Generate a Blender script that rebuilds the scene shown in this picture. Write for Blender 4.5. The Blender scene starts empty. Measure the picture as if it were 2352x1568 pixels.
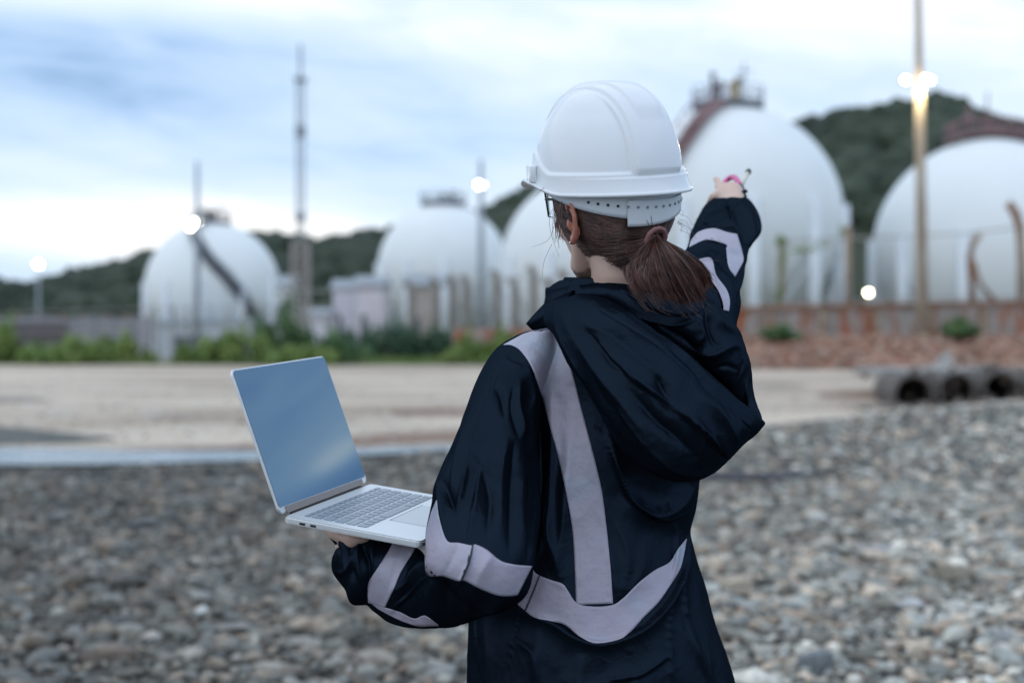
import bpy, bmesh, math, random
import numpy as np
from mathutils import Vector, Matrix, noise
from mathutils.bvhtree import BVHTree
random.seed(7); rng = np.random.default_rng(7)
R = math.radians
sc = bpy.context.scene
col = sc.collection

# ------------------------------------------------------------------ camera
FPX = 3267.0            # focal length in units of a 2352-wide picture (50 mm on 36 mm)
CH = 1.30               # camera height
HZ = 792.0              # picture row of the horizon
PITCH = math.atan((HZ - 784) / FPX)
CAM = Vector((0, 0, CH))
FW = Vector((0, math.cos(PITCH), math.sin(PITCH)))
UP = Vector((0, -math.sin(PITCH), math.cos(PITCH)))
RT = Vector((1, 0, 0))
def P(px, py, d):
    px, py, d = float(px), float(py), float(d)
    return CAM + d * (FW + RT * ((px - 1176) / FPX) + UP * ((784 - py) / FPX))
def ray(px, py):
    px, py = float(px), float(py)
    return (FW + RT * ((px - 1176) / FPX) + UP * ((784 - py) / FPX)).normalized()
_cam = bpy.data.cameras.new('camera'); cam = bpy.data.objects.new('camera', _cam); col.objects.link(cam)
cam.location = CAM; cam.rotation_euler = (math.pi / 2 + PITCH, 0, 0)
_cam.lens = 50; _cam.sensor_width = 36; _cam.clip_start = 0.05; _cam.clip_end = 6000
_cam.dof.use_dof = True; _cam.dof.focus_distance = 2.10; _cam.dof.aperture_fstop = 2.8
sc.camera = cam

# ------------------------------------------------------------------ sky and sun
SUN_EL, SUN_ROT = R(60), R(215)
world = bpy.data.worlds.new('World'); sc.world = world; world.use_nodes = True
def build_sky():
    nt = world.node_tree; nt.nodes.clear(); N = nt.nodes.new; Lk = nt.links.new
    def M(op, a, b=None, c=None, clamp=False):
        n = N('ShaderNodeMath'); n.operation = op; n.use_clamp = clamp
        for i, v in enumerate((a, b, c)):
            if v is None: continue
            if isinstance(v, (int, float)): n.inputs[i].default_value = v
            else: Lk(v, n.inputs[i])
        return n.outputs[0]
    tc = N('ShaderNodeTexCoord'); sp = N('ShaderNodeSeparateXYZ'); Lk(tc.outputs['Generated'], sp.inputs[0])
    x, y, z = sp.outputs
    az = M('ARCTAN2', x, y); el = M('ARCSINE', z)
    cb = N('ShaderNodeCombineXYZ'); Lk(M('MULTIPLY', az, 2.2), cb.inputs[0]); Lk(M('MULTIPLY', M('ADD', el, M('MULTIPLY', az, .10)), 9.0), cb.inputs[1])
    cb.inputs[2].default_value = 3.1
    def noi(scale, det, rough, dist):
        n = N('ShaderNodeTexNoise'); n.inputs['Scale'].default_value = scale; n.inputs['Detail'].default_value = det
        n.inputs['Roughness'].default_value = rough; n.inputs['Distortion'].default_value = dist
        Lk(cb.outputs[0], n.inputs['Vector']); return n.outputs[0]
    n1 = noi(1.6, 5, .5, .5); n2 = noi(4.5, 6, .55, .7)
    m = M('ADD', M('MULTIPLY', M('SUBTRACT', n1, .5), .85), M('MULTIPLY', M('SUBTRACT', n2, .5), .55))
    m = M('ADD', m, .42)
    # (px, py, sx, sy, amount): broad cloud banks, as directions in the sky
    blobs = [(230, 525, 330, 56, .68), (620, 5, 260, 45, .38), (1900, 40, 420, 85, .36), (2400, 240, 300, 90, .15),
             (40, 640, 120, 35, -.15), (150, 270, 420, 75, -.30), (60, 130, 260, 60, -.22), (520, 400, 300, 40, -.2), (1000, 360, 260, 60, -.14),
             (1000, 90, 260, 60, .22), (60, 15, 200, 50, .35), (60, 400, 160, 25, .22), (640, 560, 260, 40, .42), (2000, 250, 200, 50, -.05), (1500, 300, 500, 200, .08),
             (3590, 95, 48, 13, .95), (3600, 70, 90, 26, .3), (3560, 150, 220, 30, -.25), (3560, -60, 200, 50, -.1)]
    for px, py, sx, sy, a in blobs:
        da = M('DIVIDE', M('SUBTRACT', az, (px - 1176) / FPX), sx / FPX)
        de = M('DIVIDE', M('SUBTRACT', el, (HZ - py) / FPX), sy / FPX)
        q = M('ADD', M('MULTIPLY', da, da), M('MULTIPLY', de, de))
        m = M('ADD', m, M('MULTIPLY', M('EXPONENT', M('MULTIPLY', q, -.5)), a))
    # the sky off to the right, outside the frame, is heavier and darker blue
    off = M('MULTIPLY', M('SMOOTH_MIN', M('MAXIMUM', M('SUBTRACT', az, .42), 0.0), .35, .1), -.45)
    m = M('ADD', m, off)
    ramp = N('ShaderNodeValToRGB'); Lk(m, ramp.inputs[0]); cr = ramp.color_ramp
    cr.elements[0].position = 0.0; cr.elements[0].color = (.23, .38, .60, 1)
    cr.elements[1].position = 1.0; cr.elements[1].color = (1.0, 1.0, 1.0, 1)
    e = cr.elements.new(.13); e.color = (.38, .54, .78, 1)
    e = cr.elements.new(.32); e.color = (.52, .67, .86, 1)
    e = cr.elements.new(.62); e.color = (.69, .80, .92, 1)
    e = cr.elements.new(.82); e.color = (.86, .91, .99, 1)
    sc10 = N('ShaderNodeVectorMath'); sc10.operation = 'SCALE'; Lk(ramp.outputs[0], sc10.inputs[0]); sc10.inputs['Scale'].default_value = 10.4
    sky = N('ShaderNodeTexSky'); sky.sky_type = 'NISHITA'; sky.sun_disc = False; sky.sun_elevation = SUN_EL; sky.sun_rotation = SUN_ROT
    mx = N('ShaderNodeMix'); mx.data_type = 'RGBA'; mx.inputs[0].default_value = .90
    Lk(sky.outputs[0], mx.inputs[6]); Lk(sc10.outputs[0], mx.inputs[7])
    bg = N('ShaderNodeBackground'); bg.inputs['Strength'].default_value = .115; Lk(mx.outputs[2], bg.inputs[0])
    out = N('ShaderNodeOutputWorld'); Lk(bg.outputs[0], out.inputs[0])
build_sky()
_sun = bpy.data.lights.new('sun', 'SUN'); sun = bpy.data.objects.new('sun', _sun); col.objects.link(sun)
_sun.energy = .8; _sun.angle = R(150); _sun.color = (1, .94, .87)
# sun behind the camera, high and a little to the left
sd = Vector((math.sin(SUN_ROT) * math.cos(SUN_EL), math.cos(SUN_ROT) * math.cos(SUN_EL), math.sin(SUN_EL)))
sun.rotation_euler = sd.to_track_quat('Z', 'Y').to_euler()
sc.view_settings.view_transform = 'Standard'; sc.view_settings.look = 'None'
sc.view_settings.exposure = 0.1; sc.view_settings.gamma = 1
sc.render.engine = 'CYCLES'

# ------------------------------------------------------------------ helpers
def link_mesh(name, me, mat=None, parent=None, smooth=True):
    o = bpy.data.objects.new(name, me); col.objects.link(o)
    if mat is not None:
        for m in (mat if isinstance(mat, (list, tuple)) else [mat]): me.materials.append(m)
    if parent is not None: o.parent = parent
    if smooth: me.polygons.foreach_set('use_smooth', [True] * len(me.polygons))
    return o
def mesh_np(name, V, F):
    me = bpy.data.meshes.new(name); me.from_pydata([tuple(v) for v in V], [], [tuple(f) for f in F]); me.update(); return me
def obj(name, V, F, mat, parent=None, smooth=True):
    return link_mesh(name, mesh_np(name, V, F), mat, parent, smooth)
def objb(name, bm, mat, parent=None, smooth=False):
    me = bpy.data.meshes.new(name); bm.to_mesh(me); bm.free(); return link_mesh(name, me, mat, parent, smooth)
def empty(name, loc, label, cat, group=None):
    o = bpy.data.objects.new(name, None); col.objects.link(o); o.location = loc
    o['label'] = label; o['category'] = cat
    if group: o['group'] = group
    o.empty_display_size = .1
    bpy.context.view_layer.update()
    return o
def tag(o, label=None, cat=None, group=None, kind=None):
    if label: o['label'] = label
    if cat: o['category'] = cat
    if group: o['group'] = group
    if kind: o['kind'] = kind
    return o
def keep(parent):
    """children are modelled in world coordinates: cancel the parent's location"""
    for c in list(bpy.data.objects):
        if c.parent is parent and c.get('_w') is None:
            c.matrix_parent_inverse = Matrix.Translation(-parent.location); c['_w'] = 1
def fin(parent):
    keep(parent)
    for c in bpy.data.objects:
        if '_w' in c: del c['_w']
class MB:
    def __init__(s): s.bm = bmesh.new()
    def box(s, c, size, rot=None, bev=0):
        m = Matrix.Translation(Vector(c))
        if rot is not None: m = m @ rot.to_4x4()
        m = m @ Matrix.Diagonal((*size, 1))
        r = bmesh.ops.create_cube(s.bm, size=1, matrix=m)
        if bev:
            es = list({e for v in r['verts'] for e in v.link_edges})
            bmesh.ops.bevel(s.bm, geom=es, offset=bev, segments=2, affect='EDGES', profile=.6)
        return s
    def tube(s, pts, rad, n=8, cap=True):
        pts = [Vector(p) for p in pts]
        if not isinstance(rad, (list, tuple)): rad = [rad] * len(pts)
        prev = None; first = None; up = Vector((.13, .21, 1)).normalized()
        for i, p in enumerate(pts):
            t = (pts[min(i + 1, len(pts) - 1)] - pts[max(i - 1, 0)]).normalized()
            a = t.cross(up)
            if a.length < .05: a = t.cross(Vector((1, 0, 0)))
            a.normalize(); b = t.cross(a)
            rg = [s.bm.verts.new(p + rad[i] * (a * math.cos(2 * math.pi * k / n) + b * math.sin(2 * math.pi * k / n))) for k in range(n)]
            if prev:
                for k in range(n): s.bm.faces.new((prev[k], prev[(k + 1) % n], rg[(k + 1) % n], rg[k]))
            else: first = rg
            prev = rg
        if cap:
            s.bm.faces.new(first[::-1]); s.bm.faces.new(prev)
        return s
    def sphere(s, c, r, seg=16, rot=None):
        if not isinstance(r, (list, tuple)): r = (r, r, r)
        m = Matrix.Translation(Vector(c))
        if rot is not None: m = m @ rot.to_4x4()
        m = m @ Matrix.Diagonal((*r, 1))
        bmesh.ops.create_uvsphere(s.bm, u_segments=seg, v_segments=max(6, seg // 2 + 2), radius=1, matrix=m); return s
    def poly(s, pts):
        s.bm.faces.new([s.bm.verts.new(Vector(p)) for p in pts]); return s
    def build(s, name, mat, parent=None, smooth=False):
        bmesh.ops.recalc_face_normals(s.bm, faces=s.bm.faces[:])
        return objb(name, s.bm, mat, parent, smooth)

def mat(name, color, rough=.6, metal=0.0, noise_scale=None, color2=None, nfac=(.35, .65), bump=0, bscale=None, spec=.5, detail=5, emis=None, estr=0, coat=0, sss=0, stretch=None, bdist=.02, obj_coords=True, c3=None):
    m = bpy.data.materials.new(name); m.use_nodes = True; nt = m.node_tree; b = nt.nodes['Principled BSDF']
    b.inputs['Base Color'].default_value = (*color, 1); b.inputs['Roughness'].default_value = rough; b.inputs['Metallic'].default_value = metal
    b.inputs['Specular IOR Level'].default_value = spec
    if coat: b.inputs['Coat Weight'].default_value = coat; b.inputs['Coat Roughness'].default_value = .08
    if sss:
        b.inputs['Subsurface Weight'].default_value = sss; b.inputs['Subsurface Radius'].default_value = (.012, .005, .003); b.inputs['Subsurface Scale'].default_value = 1
    if emis: b.inputs['Emission Color'].default_value = (*emis, 1); b.inputs['Emission Strength'].default_value = estr
    tc = nt.nodes.new('ShaderNodeTexCoord'); vec = tc.outputs['Object']
    if stretch:
        mp = nt.nodes.new('ShaderNodeMapping'); nt.links.new(vec, mp.inputs[0]); mp.inputs['Scale'].default_value = stretch; vec = mp.outputs[0]
    if noise_scale:
        n = nt.nodes.new('ShaderNodeTexNoise'); n.inputs['Scale'].default_value = noise_scale; n.inputs['Detail'].default_value = detail; n.inputs['Roughness'].default_value = .6
        nt.links.new(vec, n.inputs['Vector'])
        r = nt.nodes.new('ShaderNodeValToRGB'); r.color_ramp.elements[0].position = nfac[0]; r.color_ramp.elements[1].position = nfac[1]
        r.color_ramp.elements[0].color = (*color, 1); r.color_ramp.elements[1].color = (*(color2 or color), 1)
        if c3:
            e = r.color_ramp.elements.new((nfac[0] + nfac[1]) / 2); e.color = (*c3, 1)
        nt.links.new(n.outputs[0], r.inputs[0]); nt.links.new(r.outputs[0], b.inputs['Base Color'])
    if bump:
        n = nt.nodes.new('ShaderNodeTexNoise'); n.inputs['Scale'].default_value = bscale or 50; n.inputs['Detail'].default_value = 6
        nt.links.new(vec, n.inputs['Vector'])
        bp = nt.nodes.new('ShaderNodeBump'); bp.inputs['Strength'].default_value = bump; bp.inputs['Distance'].default_value = bdist
        nt.links.new(n.outputs[0], bp.inputs['Height']); nt.links.new(bp.outputs[0], b.inputs['Normal'])
    return m

def catmull(A, t):
    """A: (n,k) array, t in [0,n-1]"""
    A = np.asarray(A, float); n = len(A); t = np.clip(np.asarray(t, float), 0, n - 1 - 1e-9); i = t.astype(int); f = (t - i)[:, None]
    g = lambda j: A[np.clip(j, 0, n - 1)]
    p0, p1, p2, p3 = g(i - 1), g(i), g(i + 1), g(i + 2)
    p0 = np.where((i == 0)[:, None], 2 * p1 - p2, p0); p3 = np.where((i + 2 > n - 1)[:, None], 2 * p2 - p1, p3)
    return .5 * ((2 * p1) + (-p0 + p2) * f + (2 * p0 - 5 * p1 + 4 * p2 - p3) * f ** 2 + (-p0 + 3 * p1 - 3 * p2 + p3) * f ** 3)
def poly_resample(pts, n, smooth=True):
    pts = np.asarray(pts, float)
    dense = catmull(pts, np.linspace(0, len(pts) - 1, len(pts) * 20)) if smooth and len(pts) > 2 else pts
    L = np.concatenate([[0], np.cumsum(np.linalg.norm(np.diff(dense, axis=0), axis=1))])
    s = np.linspace(0, L[-1], n)
    return np.stack([np.interp(s, L, dense[:, k]) for k in range(dense.shape[1])], 1)
CAMN = np.array(CAM); FWN = np.array(FW); UPN = np.array(UP); RTN = np.array(RT)
def PN(px, py, d):
    px, py, d = np.broadcast_arrays(np.asarray(px, float), np.asarray(py, float), np.asarray(d, float))
    return CAMN + d[..., None] * (FWN + RTN * ((px - 1176) / FPX)[..., None] + UPN * ((784 - py) / FPX)[..., None])
def proj(V):
    Q = V - CAMN; d = Q @ FWN; return 1176 + FPX * (Q @ RTN) / d, 784 - FPX * (Q @ UPN) / d, d
def grid_normals(G, closed_v):
    du = np.gradient(G, axis=0)
    dv = (np.roll(G, -1, 1) - np.roll(G, 1, 1)) if closed_v else np.gradient(G, axis=1)
    n = np.cross(du, dv); n /= np.linalg.norm(n, axis=2, keepdims=True) + 1e-12; return n
def seg_dist(px, py, pts):
    """signed distance (positive on the right of travel in picture) and parameter along a polyline"""
    best = np.full(px.shape, 1e9); sg = np.zeros(px.shape); tt = np.zeros(px.shape)
    L = np.concatenate([[0], np.cumsum(np.linalg.norm(np.diff(pts, axis=0), axis=1))]); tot = L[-1]
    for i in range(len(pts) - 1):
        a = pts[i]; b = pts[i + 1]; ab = b - a; l2 = ab @ ab + 1e-9
        t = np.clip(((px - a[0]) * ab[0] + (py - a[1]) * ab[1]) / l2, 0, 1)
        dx = px - a[0] - t * ab[0]; dy = py - a[1] - t * ab[1]; d = np.hypot(dx, dy)
        m = d < best; best = np.where(m, d, best)
        sg = np.where(m, np.sign(ab[0] * dy - ab[1] * dx), sg); tt = np.where(m, (L[i] + t * math.sqrt(l2)) / tot, tt)
    return best, sg, tt
def strokes_height(px, py, strokes):
    """folds of cloth: (points, width, height_mm, kind) kind r: round ridge, c: crease (soft on the left of travel, sharp on the right), g: narrow groove"""
    H = np.zeros(px.shape)
    for pts, w, h, kind in strokes:
        p = poly_resample(pts, max(8, len(pts) * 5)); m = 4 * w
        sel = (px > p[:, 0].min() - m) & (px < p[:, 0].max() + m) & (py > p[:, 1].min() - m) & (py < p[:, 1].max() + m)
        if not sel.any(): continue
        x = px[sel]; y = py[sel]; d, s, t = seg_dist(x, y, p)
        taper = np.clip(np.sin(math.pi * np.clip(t * .94 + .03, 0, 1)), 0, 1) ** .6
        if kind == 'r': v = np.exp(-(d / w) ** 1.3)
        elif kind == 'c': v = np.where(s < 0, np.exp(-d / w), np.exp(-(d / (w * .22)) ** 2))
        elif kind == 'g': v = np.exp(-(d / w) ** 2); taper = 1
        H[sel] += v * taper * h * .001
    return H
def fbm(V, scale, seed=0, octs=3, stretch=(1, 1, 1), ridged=False):
    out = np.empty(len(V)); sx, sy, sz = (scale * s for s in stretch)
    for i, v in enumerate(V):
        q = Vector((v[0] * sx + seed, v[1] * sy - seed, v[2] * sz + 2 * seed)); a = 0; amp = 1; f = 1
        for _ in range(octs):
            n = noise.noise(q * f)
            a += amp * ((1 - abs(n) * 2.2) if ridged else n); amp *= .5; f *= 2.05
        out[i] = a
    return out
def loft(name, rings, nu, nv, material, parent=None, strokes=(), wr=None, power=2.0, caps=(True, True), tpow=1.0):
    """rings: (lx, ly, rx, ry, depth, half_thickness[, depth_r]) silhouettes left/right, closed elliptical sections"""
    A = np.array([tuple(r) + ((r[4],) if len(r) == 6 else ()) for r in rings], float)
    u = np.linspace(0, len(A) - 1, nu); C = catmull(A, u)
    Lp = PN(C[:, 0], C[:, 1], C[:, 4]); Rp = PN(C[:, 2], C[:, 3], C[:, 6])
    ctr = (Lp + Rp) / 2; a = (Rp - Lp) / 2
    vd = ctr - CAMN; vd /= np.linalg.norm(vd, axis=1, keepdims=True)
    ax = np.gradient(ctr, axis=0); 
    b = vd * C[:, 5:6]
    th = np.linspace(0, 2 * math.pi, nv, endpoint=False)
    ct = np.sign(np.cos(th)) * np.abs(np.cos(th)) ** (2 / power); st = np.sign(np.sin(th)) * np.abs(np.sin(th)) ** (2 / power)
    G = ctr[:, None, :] + a[:, None, :] * ct[None, :, None] + b[:, None, :] * st[None, :, None]
    nrm = grid_normals(G, True)
    # orient outward
    s = np.sign(np.sum(nrm * (G - ctr[:, None, :]), axis=2).mean()); nrm *= s
    px, py, d = proj(G.reshape(-1, 3)); px = px.reshape(G.shape[:2]); py = py.reshape(G.shape[:2])
    front = np.clip(-np.sin(th) * 2.2, 0, 1)[None, :] * np.ones((nu, 1))
    H = np.zeros((nu, nv))
    if strokes: H += strokes_height(px, py, strokes) * front
    if wr:
        for scale, amp, stretch, seed, ridged in wr:
            H += amp * fbm(G.reshape(-1, 3), scale, seed, 3, stretch, ridged).reshape(nu, nv)
    G = G + nrm * H[..., None]
    V = G.reshape(-1, 3); i = np.arange(nu - 1)[:, None]; j = np.arange(nv)[None, :]
    F = np.stack([i * nv + j, i * nv + (j + 1) % nv, (i + 1) * nv + (j + 1) % nv, (i + 1) * nv + j], -1).reshape(-1, 4).tolist()
    V = V.tolist()
    for e, r0 in ((0, 0), (1, nu - 1)):
        if caps[e]:
            V.append(np.mean(G[r0], axis=0).tolist()); c = len(V) - 1
            for k in range(nv):
                q = (r0 * nv + k, r0 * nv + (k + 1) % nv, c); F.append(q if e else q[::-1])
    o = obj(name, V, F, material, parent)
    bm = bmesh.new(); bm.from_mesh(o.data); bmesh.ops.recalc_face_normals(bm, faces=bm.faces[:]); bm.to_mesh(o.data); bm.free()
    return o
def bvh_of(objs):
    V = []; F = []
    for o in objs:
        n = len(V); V += [v.co.copy() for v in o.data.vertices]; F += [[n + i for i in p.vertices] for p in o.data.polygons]
    return BVHTree.FromPolygons(V, F)
def strip(name, A, B, n, m, bvh, material, parent=None, off=.0016, thick=.0012, smooth=True, fallback=2.15):
    """a flat band sewn on: its two long edges follow A and B over the cloth"""
    a = poly_resample(A, n, smooth); b = poly_resample(B, n, smooth); G = []
    hits = np.full((n, m), np.nan)
    for i in range(n):
        for j in range(m):
            f = j / (m - 1); q = a[i] * (1 - f) + b[i] * f
            loc, nor, idx, dist = bvh.ray_cast(CAM, ray(*q))
            G.append((q, loc, nor))
            if loc is not None: hits[i, j] = (loc - CAM).dot(FW)
    V = []
    med = np.nanmedian(hits) if np.isfinite(hits).any() else fallback
    for k, (q, loc, nor) in enumerate(G):
        d = hits.flat[k]
        if not np.isfinite(d):
            i, j = divmod(k, m); fin_ = np.argwhere(np.isfinite(hits))
            if len(fin_): w = np.argmin(np.abs(fin_ - [i, j]).sum(1)); d = hits[tuple(fin_[w])]
            else: d = med
        V.append(d)
    D = np.array(V).reshape(n, m)
    for _ in range(1):
        E = np.pad(D, 1, 'edge'); D = (E[1:-1, 1:-1] * 4 + E[:-2, 1:-1] + E[2:, 1:-1] + E[1:-1, :-2] + E[1:-1, 2:]) / 8
    V = []
    for k, (q, loc, nor) in enumerate(G):
        i, j = divmod(k, m); V.append(P(q[0], q[1], D[i, j] - off))
    F = [(i * m + j, i * m + j + 1, (i + 1) * m + j + 1, (i + 1) * m + j) for i in range(n - 1) for j in range(m - 1)]
    o = obj(name, V, F, material, parent)
    md = o.modifiers.new('s', 'SOLIDIFY'); md.thickness = thick; md.offset = 0
    return o

# ------------------------------------------------------------------ the setting
def smooth01(a, b, x):
    t = np.clip((x - a) / (b - a), 0, 1); return t * t * (3 - 2 * t)
def ground_z(x, y):
    x = np.asarray(x, float); y = np.asarray(y, float)
    z = 0.0 * x * y
    # beach slopes up behind the shallow water, to a low berm
    z = z + .70 * np.clip((y - 18.5) / 26.5, 0, 1)
    # stony bank rising towards the right
    z = z + .60 * smooth01(5, 11, x) * smooth01(9, 17, y) * (1 - smooth01(22, 26, y))
    # yard of the tanks lies a little lower than the berm
    z = z - .70 * smooth01(49, 60, y)
    return z
M_gravelbed = mat('gravel_bed', (.055, .058, .055), .9, noise_scale=9, color2=(.15, .145, .13), bump=.8, bscale=30, bdist=.03)
M_sand = mat('sand', (.38, .30, .225), .95, noise_scale=.35, color2=(.60, .50, .40), nfac=(.4, .6), bump=.4, bscale=12, detail=8, stretch=(.35, 1, 1), c3=(.49, .405, .325))
def build_ground():
    ys = np.concatenate([np.linspace(-6, 4, 8), np.linspace(4.3, 15, 90), np.geomspace(15.2, 80, 90), np.geomspace(84, 3000, 26)])
    u = np.linspace(-1, 1, 121)
    V = []; 
    for y in ys:
        w = max(14, y * 1.2)
        x = u * w
        z = ground_z(x, np.full_like(x, y))
        V += [(a, y, b) for a, b in zip(x, z)]
    n = len(u); F = [(i * n + j, i * n + j + 1, (i + 1) * n + j + 1, (i + 1) * n + j) for i in range(len(ys) - 1) for j in range(n - 1)]
    m = bpy.data.materials.new('ground_soil'); m.use_nodes = True; nt = m.node_tree; b = nt.nodes['Principled BSDF']
    b.inputs['Roughness'].default_value = .95
    N = nt.nodes.new; L = nt.links.new
    tc = N('ShaderNodeTexCoord'); sp = N('ShaderNodeSeparateXYZ'); L(tc.outputs['Object'], sp.inputs[0])
    n1 = N('ShaderNodeTexNoise'); n1.inputs['Scale'].default_value = 7; n1.inputs['Detail'].default_value = 8; L(tc.outputs['Object'], n1.inputs[0])
    r1 = N('ShaderNodeValToRGB'); r1.color_ramp.elements[0].position = .35; r1.color_ramp.elements[1].position = .68
    r1.color_ramp.elements[0].color = (.025, .026, .025, 1); r1.color_ramp.elements[1].color = (.10, .095, .085, 1); L(n1.outputs[0], r1.inputs[0])
    n2 = N('ShaderNodeTexNoise'); n2.inputs['Scale'].default_value = .09; L(tc.outputs['Object'], n2.inputs[0])
    r2 = N('ShaderNodeValToRGB'); r2.color_ramp.elements[0].color = (.10, .11, .05, 1); r2.color_ramp.elements[1].color = (.24, .2, .15, 1); L(n2.outputs[0], r2.inputs[0])
    mr = N('ShaderNodeMapRange'); mr.inputs[1].default_value = 40; mr.inputs[2].default_value = 47; L(sp.outputs[1], mr.inputs[0])
    mx = N('ShaderNodeMix'); mx.data_type = 'RGBA'; L(mr.outputs[0], mx.inputs[0]); L(r1.outputs[0], mx.inputs[6]); L(r2.outputs[0], mx.inputs[7]); L(mx.outputs[2], b.inputs['Base Color'])
    bp = N('ShaderNodeBump'); bp.inputs['Strength'].default_value = .6; bp.inputs['Distance'].default_value = .03; L(n1.outputs[0], bp.inputs['Height']); L(bp.outputs[0], b.inputs['Normal'])
    tag(obj('ground', V, F, m), kind='structure')
build_ground()
def gy(py, z=0.0):
    """distance at which the level z shows at picture row py"""
    return (CH - z) * FPX / (py - HZ)
_D = np.concatenate([np.linspace(3, 30, 800), np.linspace(30.1, 70, 400)])
def gd(px, py):
    """distance at which the ground shows at a point of the picture"""
    x = (px - 1176) / FPX * _D; row = HZ + (CH - ground_z(x, _D)) * FPX / _D
    k = np.argmax(row <= py)
    return float(_D[k]) if (row <= py).any() else 48.0
def sheet(name, near, far, z, material, n=60):
    """near, far: lists of (px, py) of the shore lines, laid on the ground at height z over it"""
    a = poly_resample(near, n); b = poly_resample(far, n); V = []
    k = 14
    for i in range(n):
        for j in range(k):
            q = a[i] * (1 - j / (k - 1)) + b[i] * (j / (k - 1))
            d = gd(q[0], q[1]); x = (q[0] - 1176) / FPX * d
            V.append((x, d, float(ground_z(x, d)) + z))
    F = [(i * k + j, i * k + j + 1, (i + 1) * k + j + 1, (i + 1) * k + j) for i in range(n - 1) for j in range(k - 1)]
    return tag(obj(name, V, F, material), kind='structure')
# sandy beach between the stones and the bushes
sheet('sand', [(-1500, 1065), (0, 1052), (600, 1048), (1040, 1032), (1400, 1016), (1700, 985), (1900, 965), (2060, 948), (2400, 925), (3600, 900)],
      [(-1500, 838), (0, 838), (600, 840), (1200, 842), (1700, 850), (2000, 850), (2400, 850), (3600, 850)], .012, M_sand, 90)
M_wet = mat('wet_sand', (.17, .085, .045), .6, noise_scale=2, color2=(.26, .15, .09))
M_wet2 = mat('damp_sand', (.30, .235, .185), .8, noise_scale=2, color2=(.36, .30, .25))
sheet('wet_sand_edge', [(250, 1040), (560, 1036), (860, 1026), (1060, 1018), (1300, 1014)], [(250, 1037), (560, 1024), (860, 1000), (1060, 992), (1300, 997)], .02, M_wet)
sheet('wet_sand_streak', [(900, 955), (1000, 957), (1100, 956), (1200, 953)], [(900, 945), (1000, 941), (1100, 940), (1200, 944)], .02, M_wet)
sheet('wet_sand_streak', [(1880, 915), (1960, 919), (2050, 916)], [(1880, 905), (1960, 901), (2050, 906)], .02, M_wet)
for a_, b_ in (([(-200, 925), (-60, 928), (60, 926), (110, 922)], [(-200, 912), (-60, 909), (60, 911), (110, 918)]), ([(330, 960), (420, 963), (520, 960)], [(330, 955), (420, 952), (520, 956)]), ([(1700, 890), (1790, 894), (1850, 890)], [(1700, 884), (1790, 881), (1850, 885)])):
    sheet('wet_sand_streak', a_, b_, .02, M_wet2)
M_weed = mat('dark_silt', (.055, .065, .055), .8, noise_scale=1.5, color2=(.10, .105, .09), bump=.8, bscale=9)
sheet('silt', [(-900, 1040), (-200, 1034), (0, 1024), (150, 1020), (260, 1012)], [(-900, 975), (-200, 978), (0, 984), (150, 997), (260, 1008)], .024, M_weed)
M_water = mat('shallow_water', (.20, .30, .38), .12, bump=.7, bscale=9, spec=.8, bdist=.03)
sheet('water', [(-1500, 1076), (0, 1073), (300, 1070), (600, 1062), (800, 1052), (1040, 1040), (1250, 1030)],
      [(-1500, 1034), (0, 1034), (300, 1040), (600, 1040), (800, 1037), (1040, 1026), (1250, 1024)], .030, M_water)

# ---- stones of the beach: one mass of gravel, and single rocks that stand out
def rock_proto(sub, seed, sq=(1, .72, .42), rough=.28):
    bm = bmesh.new(); bmesh.ops.create_icosphere(bm, subdivisions=sub, radius=1)
    rr = random.Random(seed); sh = Vector((rr.random() * 50, rr.random() * 50, 0))
    planes = [(Vector((rr.gauss(0, 1), rr.gauss(0, 1), rr.gauss(0, .7))).normalized(), rr.uniform(.42, .80)) for _ in range(9)]
    for v in bm.verts:
        p = v.co.copy(); p *= 1 + rough * noise.noise(p * 1.3 + sh) 
        for n, d in planes:
            k = p.dot(n) - d
            if k > 0: p -= n * k
        v.co = Vector((p.x * sq[0], p.y * sq[1], p.z * sq[2]))
    V = np.array([v.co[:] for v in bm.verts]); F = np.array([[v.index for v in f.verts] for f in bm.faces]); bm.free(); return V, F
PAL = np.array([(.155, .18, .19), (.20, .22, .22), (.24, .225, .20), (.29, .265, .235), (.12, .125, .12), (.33, .35, .35), (.20, .17, .15), (.42, .43, .43), (.075, .078, .078), (.26, .29, .31)])
PW = np.array([.16, .16, .15, .13, .10, .09, .08, .03, .05, .05]); PW = PW / PW.sum()
def rand_rot(n, tilt):
    a = rng.uniform(0, 2 * math.pi, n); t = rng.normal(0, tilt, n); ph = rng.uniform(0, 2 * math.pi, n)
    ca, sa, ct, st, cp, sp_ = np.cos(a), np.sin(a), np.cos(t), np.sin(t), np.cos(ph), np.sin(ph)
    Z = np.zeros(n); O = np.ones(n)
    Rz = np.stack([ca, -sa, Z, sa, ca, Z, Z, Z, O], 1).reshape(n, 3, 3)
    Rx = np.stack([O, Z, Z, Z, ct, -st, Z, st, ct], 1).reshape(n, 3, 3)
    Rp = np.stack([cp, -sp_, Z, sp_, cp, Z, Z, Z, O], 1).reshape(n, 3, 3)
    return Rp @ Rx @ Rz
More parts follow.
